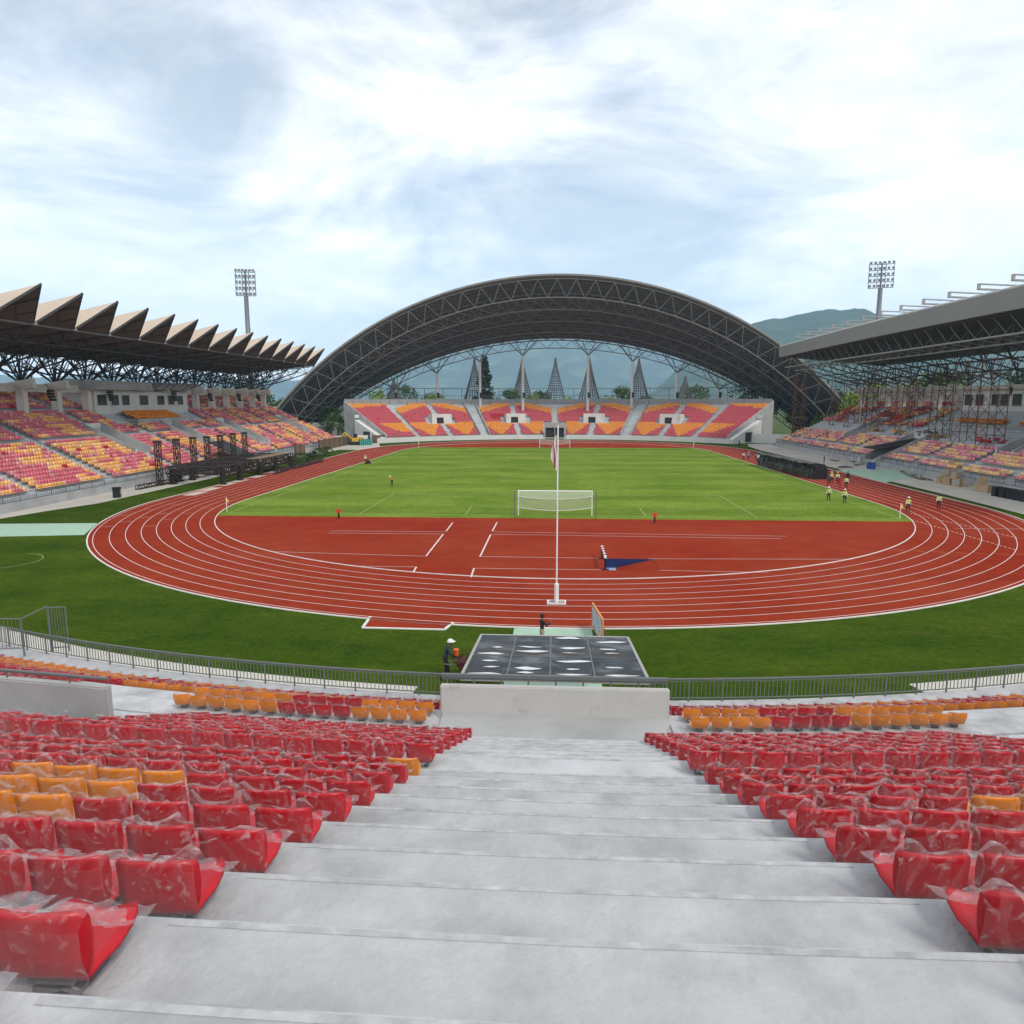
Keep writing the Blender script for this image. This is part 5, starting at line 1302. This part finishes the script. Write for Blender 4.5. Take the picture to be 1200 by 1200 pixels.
# ------------------------------------------------------------------ clutter on the right paving
def carton(px, py, s, rz, lab, grp, m_=CARD, z=0., name='cardboard_box', cat='box'):
    p = ground(px, py, z); t = thing(name, lab, cat, (p.x, p.y, z), rz, grp)
    b = MB(); b.box((0, 0, s[2]/2), s); b.build('body', m_, t); b = MB(); b.box((0, 0, s[2]+.012), (s[0]*1.01, s[1]*.18, .02)); b.box((0, s[1]*.5+.01, s[2]*.6), (s[0]*.98, .015, s[2]*.5)); b.build('tape', LTST if m_ is CARD else m_, t)
GC = 'cardboard boxes stacked on the paving by the scaffolded stand'
for k, (px, py, z) in enumerate(((1104, 566, 0), (1110, 568, 0), (1117, 567, 0), (1122, 570, 0), (1128, 570, 0), (1108, 566, 1.0), (1116, 566, 1.0), (1120, 569, .9), (1114, 562, 0), (1125, 563, 0), (1117, 562.5, 1.9))):
    carton(px, py-(0 if z == 0 else -.0)+z*0, (1.1, 1.0, 1.0), k*.7, 'brown cardboard box in the big pile on the paving below the scaffolded stand', GC, z=0.) if z == 0 else carton(px, py-z*8.6+0, (1.0, .9, .9), k*.5, 'brown cardboard box in the big pile on the paving below the scaffolded stand', GC, z=z)
for k, (px, py, z) in enumerate(((1148, 576, 0), (1154, 577, 0), (1151, 575.5, 1.0))):
    carton(px, py-(z*9.3), (1.1, 1.1, 1.0 if z == 0 else .8), k*.6, 'brown cardboard box in the small pile next to the black crates', 'small pile of cardboard boxes', z=z)
for k in range(5):
    carton(1168+k*8.2, 581.5+k*1.6, (.85, .85, 1.2), .2*k, 'black plastic crate in the row on the paving below the scaffolded stand', 'row of black crates', BLACK, name='plastic_crate', cat='crate')
for k, (px, py) in enumerate(((1018, 549.5), (1023, 550))):
    p = ground(px, py); t = thing('barrel', 'blue plastic barrel on the paving by the dark ground tunnel', 'barrel', (p.x, p.y, .01), 0, 'blue barrels by the ground tunnel')
    b = MB(); b.tube((0, 0, 0), (0, 0, .5), .36, 12, .40); b.tube((0, 0, .5), (0, 0, 1.1), .40, 12, .36); b.build('body', mat('blue_plastic', (.02, .08, .30), .5), t); b = MB(); b.tube((0, 0, 1.1), (0, 0, 1.16), .3, 10); b.build('lid', BLACK, t)
for k, (px, py, L_, a) in enumerate(((1068, 557, 5.5, 1.2), (1075, 560, 6.5, 1.3), (1060, 553, 4, .9), (1085, 562, 3.5, 1.5), (1005, 545, 4, 1.0), (1000, 541, 5, 1.3), (990, 548, 3, .4), (978, 540, 4, 1.2))):
    p = ground(px, py); t = thing('timber_pile', 'loose grey planks and poles left on the paving by the scaffolded stand', 'planks', (p.x, p.y, .02), a, 'loose planks on the paving')
    for q in range(4): b = MB(); b.box((.2*q-.3, .35*q-.4, .08+.10*(q % 2)), (L_*(1-.12*q), .22, .08), .12*q-.2); b.build('plank', [DEBRIS, STEEL, CARD][(k+q) % 3], t)
ob = thing('water_tank', 'bright orange-red tank by the white far wall near the scaffolded stand', 'tank', ground(899, 519), .3)
b = MB(); b.box((0, 0, 1.2), (2.0, 1.8, 1.9)); b.build('body', mat('orange_red_plastic', (.65, .06, .015), .5), ob); b = MB(); b.tube((0, 0, 2.1), (0, 0, 2.3), .5, 10); b.build('cap', BLACK, ob); b = MB(); b.box((0, 0, .15), (2.2, 2.0, .25)); b.build('pallet', WOODB, ob)
rc = random.Random(11)
for k, (x, y, n, m_, lab) in enumerate(((66.2, 113.5, 22, MATS['bright_red_seat'], 'heap of loose red seats on the bare terrace between scaffold towers'), (66.0, 126.5, 16, CARD, 'heap of brown timber offcuts on the terrace near the scaffold towers'), (66.5, 131.5, 16, DEBRIS, 'heap of dark debris above the ground tunnel'), (66.2, 142.5, 14, MATS['dusty_orange_seat'], 'heap of loose orange seats on the bare terrace'), (65.8, 100.0, 16, DEBRIS, 'heap of dark rubble on the bare terrace'), (66., 152, 14, CARD, 'heap of timber pieces on the upper bare terrace'))):
    t = thing('rubble_heap', lab, 'heap', (x, y, zr(x)-.1)); b = MB()
    for q in range(n): b.box((rc.gauss(0, .7), rc.gauss(0, 1.6), .25+rc.random()*.6), (rc.uniform(.2, .7), rc.uniform(.3, 1.3), rc.uniform(.06, .4)), rc.uniform(0, 3), rc.uniform(-.5, .5))
    o = b.build('pieces', m_, t, kind='stuff')
    if m_.name in ('bright_red_seat', 'dusty_orange_seat'): at = o.data.attributes.new('tint', 'FLOAT', 'FACE'); at.data.foreach_set('value', [rc.uniform(.7, 1.1) for _ in o.data.polygons])
gs = thing('shed_roof', 'dark sloping sheet roof over the ground tunnel of the scaffolded stand', 'roof')
b = MB(); b.v = [(56.6, 128.3, 3.1), (56.6, 134.4, 3.1), (66.0, 134.4, 4.9), (66.0, 128.3, 4.9)]; b.v += [(x, y, z-.12) for x, y, z in b.v]; b.f = [(0, 1, 2, 3), (7, 6, 5, 4), (0, 4, 5, 1), (1, 5, 6, 2), (2, 6, 7, 3), (3, 7, 4, 0)]; b.m = [0]*6; b.build('sheet', BLACK, gs)
# small markers and corner flags
for px, py, lab in ((397, 607.5, 'small red-topped marker post at the infield edge nearer the zigzag roof'), (767, 612.5, 'small red-topped marker post at the infield edge nearer the scaffolded stand')):
    p = ground(px, py); t = thing('marker_post', lab, 'post', (p.x, p.y, .01)); b = MB(); b.tube((0, 0, 0), (0, 0, .55), .09, 8); b.build('stem', BLACK, t); b = MB(); b.box((0, 0, .75), (.38, .15, .4)); b.build('head', REDP, t)
for px, py, lab in ((266, 600, 'yellow corner flag by the bend of the track nearer the mint path'), (1054.5, 608, 'yellow corner flag by the bend near the two workers on the track'), (490.5, 524.5, 'white corner flag at the far end below the hoardings'), (812.5, 525, 'white corner flag at the far end by the white ramp')):
    p = ground(px, py); t = thing('corner_flag', lab, 'flag', (p.x, p.y, .01)); b = MB(); b.tube((0, 0, 0), (0, 0, 1.55), .035, 6); b.build('pole', PITCHW, t); b = MB(); b.quad((0, 0, 1.55), (.0, 0, 1.05), (.28, .06, 1.02), (.22, .02, 1.3)); b.build('cloth', mat('flag_yellow', (.70, .52, .04), .8), t)
for px, py in ((256, 602), (977, 524)): pass

# ------------------------------------------------------------------ people
BONES = None
def body(pose):
    """one continuous skinned figure, 1.70 m, facing +Y; pose = dict of joint offsets"""
    J = {'pel': (0, 0, .93, .125), 'wai': (0, .0, 1.08, .115), 'che': (0, .0, 1.27, .135), 'nec': (0, .0, 1.44, .058), 'chn': (0, .02, 1.52, .062), 'hea': (0, .025, 1.595, .085), 'top': (0, .01, 1.665, .062), 'nos': (0, .125, 1.575, .014),
         'sL': (-.17, 0, 1.385, .065), 'sR': (.17, 0, 1.385, .065), 'eL': (-.24, -.03, 1.12, .045), 'eR': (.24, -.03, 1.12, .045), 'wL': (-.25, .05, .89, .030), 'wR': (.25, .05, .89, .030), 'pL': (-.25, .07, .82, .030), 'pR': (.25, .07, .82, .030),
         'hL': (-.095, 0, .88, .095), 'hR': (.095, 0, .88, .095), 'kL': (-.105, .02, .48, .062), 'kR': (.105, .02, .48, .062), 'aL': (-.11, -.02, .09, .042), 'aR': (.11, -.02, .09, .042), 'tL': (-.125, .14, .04, .036), 'tR': (.125, .14, .04, .036)}
    for k, v in pose.items(): J[k] = (*v, J[k][3])
    E_ = [('pel', 'wai'), ('wai', 'che'), ('che', 'nec'), ('nec', 'chn'), ('chn', 'hea'), ('hea', 'top'), ('hea', 'nos'), ('che', 'sL'), ('che', 'sR'), ('sL', 'eL'), ('sR', 'eR'), ('eL', 'wL'), ('eR', 'wR'), ('wL', 'pL'), ('wR', 'pR'), ('pel', 'hL'), ('pel', 'hR'), ('hL', 'kL'), ('hR', 'kR'), ('kL', 'aL'), ('kR', 'aR'), ('aL', 'tL'), ('aR', 'tR')]
    for s in 'LR':                   # fingers and thumb
        w = Vector(J['w'+s][:3]); p = Vector(J['p'+s][:3]); d = (p-w).normalized(); sd_ = Vector((0, 1, 0)); sd_ = (sd_-d*sd_.dot(d)).normalized(); inn = d.cross(sd_)
        for k, (o_, ln) in enumerate(((-.030, .062), (-.010, .075), (.010, .080), (.030, .070))):
            J[f'f{s}{k}'] = (*(p+sd_*o_+d*ln*.55), .009); J[f'g{s}{k}'] = (*(p+sd_*o_+d*ln+inn*.012*(1 if s == 'L' else -1)), .008); E_ += [('p'+s, f'f{s}{k}'), (f'f{s}{k}', f'g{s}{k}')]
        J['m'+s] = (*(w.lerp(p, .5)+sd_*.05), .011); J['n'+s] = (*(p+sd_*.062+d*.02), .009); E_ += [('w'+s, 'm'+s), ('m'+s, 'n'+s)]
    bm = bmesh.new(); lay = bm.verts.layers.skin.verify(); vv = {}
    for k, q in J.items():
        v = bm.verts.new(q[:3]); v[lay].radius = (q[3], q[3]*(.72 if k in ('che', 'wai', 'pel') else 1)); v[lay].use_root = (k == 'pel'); vv[k] = v
    for a, c in E_: bm.edges.new((vv[a], vv[c]))
    me = bpy.data.meshes.new('body_skeleton'); bm.to_mesh(me); bm.free()
    o = bpy.data.objects.new('tmp', me); link(o); o.modifiers.new('s', 'SKIN'); sb_ = o.modifiers.new('u', 'SUBSURF'); sb_.levels = 1
    dg_ = bpy.context.evaluated_depsgraph_get(); ev = o.evaluated_get(dg_); res = bpy.data.meshes.new_from_object(ev); bpy.data.objects.remove(o)
    seg = {'skin': [('chn', 'hea'), ('hea', 'top'), ('nec', 'chn'), ('wL', 'pL'), ('wR', 'pR')]+[(a, c) for a, c in E_ if a[0] in 'pfm' and len(a) < 4 and a not in ('pel',)], 'shirt': [('wai', 'che'), ('che', 'nec'), ('che', 'sL'), ('che', 'sR'), ('sL', 'eL'), ('sR', 'eR'), ('eL', 'wL'), ('eR', 'wR')], 'trousers': [('pel', 'hL'), ('pel', 'hR'), ('hL', 'kL'), ('hR', 'kR'), ('kL', 'aL'), ('kR', 'aR')], 'shoe': [('aL', 'tL'), ('aR', 'tR')]}
    names = ['skin', 'shirt', 'trousers', 'shoe']; mi = []; torso = []
    def dist(p, a, c):
        a, c = Vector(J[a][:3]), Vector(J[c][:3]); d = c-a; t = max(0, min(1, (p-a).dot(d)/max(d.length_squared, 1e-9))); return (p-a-d*t).length
    for f in res.polygons:
        p = f.center; best = min(((dist(p, a, c), i, (a, c)) for i, nm in enumerate(names) for a, c in seg[nm]), key=lambda q: q[0]); mi.append(best[1])
        if best[2] in (('wai', 'che'), ('che', 'nec'), ('che', 'sL'), ('che', 'sR')): torso.append(f.index)
    res.materials.clear()
    for _ in range(4): res.materials.append(SKIN)
    res.polygons.foreach_set('material_index', mi); res.polygons.foreach_set('use_smooth', [True]*len(mi))
    # vest from the torso faces
    vs_ = MB(); idx = {}
    for fi in torso:
        f = res.polygons[fi]; q = []
        for vi in f.vertices:
            if vi not in idx: v = res.vertices[vi]; idx[vi] = len(vs_.v); vs_.v.append(tuple(v.co+v.normal*.02))
            q.append(idx[vi])
        vs_.f.append(tuple(q)); vs_.m.append(1 if abs(f.center.z-1.16) < .03 else 0)
    return res, vs_, Vector(J['hea'][:3])
POSES = {'stand': {}, 'walk': {'kL': (-.10, .16, .50), 'aL': (-.10, .22, .10), 'tL': (-.11, .38, .06), 'kR': (.10, -.02, .49), 'aR': (.10, -.24, .12), 'tR': (.11, -.10, .04), 'eL': (-.23, -.12, 1.13), 'wL': (-.24, -.12, .90), 'pL': (-.24, -.11, .83), 'eR': (.23, .10, 1.13), 'wR': (.22, .24, .96), 'pR': (.22, .28, .90)},
         'phone': {'eR': (.22, .14, 1.17), 'wR': (.13, .36, 1.28), 'pR': (.12, .40, 1.34), 'eL': (-.22, .08, 1.14), 'wL': (-.10, .30, 1.16), 'pL': (-.06, .36, 1.18)},
         'push': {'che': (0, .10, 1.26), 'wai': (0, .04, 1.08), 'nec': (0, .17, 1.42), 'chn': (0, .21, 1.49), 'hea': (0, .23, 1.56), 'top': (0, .22, 1.63), 'nos': (0, .33, 1.53), 'sL': (-.18, .12, 1.37), 'sR': (.18, .12, 1.37), 'eL': (-.24, .16, 1.10), 'eR': (.24, .16, 1.10), 'wL': (-.24, .34, .92), 'wR': (.24, .34, .92), 'pL': (-.24, .40, .87), 'pR': (.24, .40, .87), 'kL': (-.10, .14, .50), 'aL': (-.10, .12, .09), 'tL': (-.11, .28, .04), 'aR': (.10, -.20, .10), 'tR': (.11, -.06, .04)},
         'hips': {'eL': (-.32, -.04, 1.15), 'wL': (-.20, .06, .98), 'pL': (-.15, .10, .95), 'eR': (.26, -.02, 1.12), 'wR': (.27, .10, .90), 'pR': (.27, .14, .84), 'aL': (-.16, -.02, .09), 'tL': (-.19, .14, .04), 'aR': (.16, -.02, .09), 'tR': (.19, .14, .04)},
         'bend': {'che': (0, .24, 1.17), 'wai': (0, .08, 1.05), 'nec': (0, .37, 1.27), 'chn': (0, .43, 1.31), 'hea': (0, .47, 1.36), 'top': (0, .49, 1.42), 'nos': (0, .57, 1.31), 'sL': (-.18, .30, 1.24), 'sR': (.18, .30, 1.24), 'eL': (-.22, .38, .98), 'eR': (.22, .38, .98), 'wL': (-.2, .5, .80), 'wR': (.2, .5, .80), 'pL': (-.19, .54, .74), 'pR': (.19, .54, .74)}}
BODY = {k: body(v) for k, v in POSES.items()}
def person(pt, rz, pose, shirt, trousers, label, vest=None, hat=HELM, hair=True, shoe=BLACK, sc=1.):
    t = thing('person', label, 'person', (pt[0], pt[1], pt[2] if len(pt) > 2 else .01), rz); t.scale = (sc, sc, sc)
    res, vs_, hd = BODY[pose]; me = res.copy(); me.name = 'body'
    for i, m_ in enumerate((SKIN, shirt, trousers, shoe)): me.materials[i] = m_
    obj('body', me, t)
    if vest: vs_.build('vest', [vest, REFL], t, smooth=True)
    if hat:
        b = MB(); b.sphere(hd+Vector((0, -.005, .03)), .122, 12, 6, (1, 1.12, 1.0), 0.); b.sphere(hd+Vector((0, .03, .035)), .15, 12, 1, (1, 1.15, .12), 0.); b.build('helmet', hat, t, smooth=True)
    else:
        b = MB(); b.sphere(hd+Vector((0, -.018, .012)), .104, 12, 7, (1, 1.05, 1.08), -.35); b.build('hair', HAIR, t, smooth=True)
    return t
pz = ground(635, 761)
person((pz.x, pz.y, .015), -1.15, 'phone', DKCL, KHAKI, 'person in black top and khaki trousers holding up a phone behind the canopy', hat=None, shoe=DKCL)
pw = ground(522, 797)
person((pw.x, pw.y, .01), -1.25, 'push', NAVY, DKCL, 'worker in white helmet and dark clothes pushing a barrow by the canopy', sc=1.03)
wb = thing('wheelbarrow', 'dark wheelbarrow full of twigs in front of the worker in dark clothes', 'wheelbarrow', (pw.x+.45, pw.y+.15, .01), -1.25+PI/2-.0)
b = MB(); b.prism([(.1, .45), (.95, .50), (1.15, .80), (-.05, .80)], 'y', -.32, .32); b.build('tray', mat('dark_red_paint', (.09, .015, .02), .6), wb)
b = MB(); b.tube((1.15, -.05, .2), (1.15, .05, .2), .2, 14); b.build('wheel', BLACK, wb)
for y in (-.26, .26): b = MB(); b.tube((-.55, y, .80), (1.1, y*.3, .25), .025, 6); b.tube((.2, y, .5), (.1, y, 0), .02, 6); b.build('handle', RAILM, wb)
b = MB(); rr_ = random.Random(2)
for _ in range(60):
    p = Vector((rr_.uniform(0, 1.1), rr_.uniform(-.35, .35), .75)); q = p+Vector((rr_.uniform(-.3, .3), rr_.uniform(-.3, .3), rr_.uniform(.1, .4))); b.tube(p, q, .012, 3)
b.build('twigs', mat('twig', (.06, .03, .02), .9), wb, kind='stuff')
bk = thing('bucket', 'orange bucket hanging beside the worker in dark clothes', 'bucket', (pw.x+.42, pw.y+.30, .98)); b = MB(); b.tube((0, 0, 0), (0, 0, .26), .10, 12, .13); b.build('body', mat('orange_plastic', (.75, .13, .02), .5), bk); b = MB(); b.path([(.15*math.cos(a), 0, .3+.12*math.sin(a)) for a in np.linspace(0, PI, 8)], .008, 4); b.build('bail', RAILM, bk)
PEOPLE = [(459.5, 570.5, .8, 'bend', ORGV, NAVY, None, HELM, 'worker in orange top and white helmet leaning forward alone on the pitch'),
 (428.5, 544, .5, 'walk', WHCL, DKCL, YELV, HELM, 'worker in yellow vest with a mower at the pitch edge'),
 (970.7, 587.6, 2.6, 'hips', WHCL, DKCL, YELV, HELM, 'worker in yellow vest standing legs apart on the grass by the inner kerb'),
 (989.3, 590.6, 2.9, 'stand', WHCL, DKCL, YELV, HELM, 'worker in pale vest and black trousers standing on the kerb edge of the grass'),
 (991.3, 573.2, 2.9, 'stand', WHCL, DKCL, YELV, None, 'bare-headed worker in yellow vest walking on the lanes near the red overalls'),
 (993, 566.5, -.4, 'stand', DKCL, DKCL, None, None, 'person all in black on the outer lanes by the dugout'),
 (984, 571.5, 2.2, 'bend', REDCL, REDCL, None, None, 'worker in red overalls bending over the track lanes'),
 (974, 567, 2.6, 'stand', WHCL, DKCL, YELV, HELM, 'worker in pale yellow vest standing close to the end of the dugout'),
 (981, 567.6, 2.9, 'stand', WHCL, DKCL, YELV, mat('yellow_helmet', (.70, .50, .05), .4), 'worker in yellow vest and yellow helmet on the lanes'),
 (970.7, 569.2, 2.4, 'hips', mat('grey_cloth', (.07, .075, .07), .9), DKCL, None, None, 'person in dark grey standing by the dugout end'),
 (871, 539.8, 2.8, 'stand', WHCL, NAVY, None, None, 'person in pale pink shirt on the far lanes'),
 (876.7, 539.8, 3.0, 'stand', BLUCL, NAVY, None, HELM, 'person in blue shirt and white helmet on the far lanes'),
 (886, 539.8, 2.6, 'stand', BLUCL, NAVY, None, None, 'person in blue shirt near the far end of the dugout'),
 (888.3, 542.4, 3.1, 'stand', WHCL, NAVY, None, None, 'person in white shirt beside the one in blue near the dugout'),
 (894.7, 547.2, 2.2, 'stand', DKCL, DKCL, None, None, 'person in black at the far corner of the dugout'),
 (898.4, 546.2, 2.7, 'stand', WHCL, DKCL, YELV, HELM, 'worker in yellow vest at the far corner of the dugout'),
 (1063.5, 601.5, 2.9, 'walk', WHCL, DKCL, YELV, HELM, 'worker in yellow vest and pale helmet walking on the inner lanes of the bend'),
 (1099.5, 597.5, 2.7, 'walk', WHCL, DKCL, YELV, None, 'worker with black hair and yellow vest carrying a bag on the bend'),
 (965.5, 545, 1.2, 'stand', DKCL, DKCL, None, None, 'person in black standing on the paving beyond the dugout'),
 (866.5, 524, 2.0, 'stand', mat('brown_cloth', (.15, .06, .04), .9), DKCL, None, None, 'person in brown near the white ramp wall'),
 (417.5, 544, 2.0, 'stand', mat('dull_pink_cloth', (.40, .14, .12), .9), mat('dull_red_cloth', (.25, .06, .05), .9), None, None, 'person in dull pink walking on the lanes beside the worker with a mower')]
for px, py, rz, ps, sh, trs, ve, ht, lab in PEOPLE: person(ground(px, py), rz, ps, sh, trs, lab, ve, ht)
mw = thing('lawn_mower', 'small dark lawn mower in front of a worker at the pitch edge', 'mower', ground(431.5, 543.5), .6)
b = MB(); b.box((0, 0, .3), (.6, .9, .35)); b.box((0, .1, .55), (.35, .4, .2)); b.build('deck', BLACK, mw)
for x in (-.33, .33):
    for y in (-.35, .35): b = MB(); b.tube((x-.04, y, .14), (x+.04, y, .14), .14, 10); b.build('wheel', BLACK, mw)
b = MB(); b.tube((-.22, -.4, .4), (-.22, -1.0, 1.0), .02, 5); b.tube((.22, -.4, .4), (.22, -1.0, 1.0), .02, 5); b.tube((-.22, -1.0, 1.0), (.22, -1.0, 1.0), .02, 5); b.build('handle', RAILM, mw)
person((72.0, 118.5, zr(72.)+4.2), 2, 'stand', DKCL, DKCL, 'person in black up on the terrace of the white press box', hat=None)
# ------------------------------------------------------------------ merged seats and haze
bulk_o = bulk.build('stadium_seats', BM_)
tag(bulk_o, 'massed red, pink and orange plastic seats filling the side and far stands', 'seats', kind='stuff')
HZ = bpy.data.materials.new('haze'); HZ.use_nodes = True; t_ = HZ.node_tree
for n in list(t_.nodes): t_.nodes.remove(n)
ho = t_.nodes.new('ShaderNodeOutputMaterial'); hv = t_.nodes.new('ShaderNodeVolumePrincipled')
hv.inputs['Color'].default_value = (.50, .76, 1., 1); hv.inputs['Density'].default_value = 1.5e-4; hv.inputs['Anisotropy'].default_value = 0.
t_.links.new(hv.outputs[0], ho.inputs['Volume'])
try: HZ.cycles.homogeneous_volume = True
except Exception: pass
b = MB(); b.box((0, 3450, 500), (18200, 11100, 1030)); hz = b.build('haze', HZ, kind='stuff')
tag(hz, 'thin bluish haze filling the valley air', 'haze')
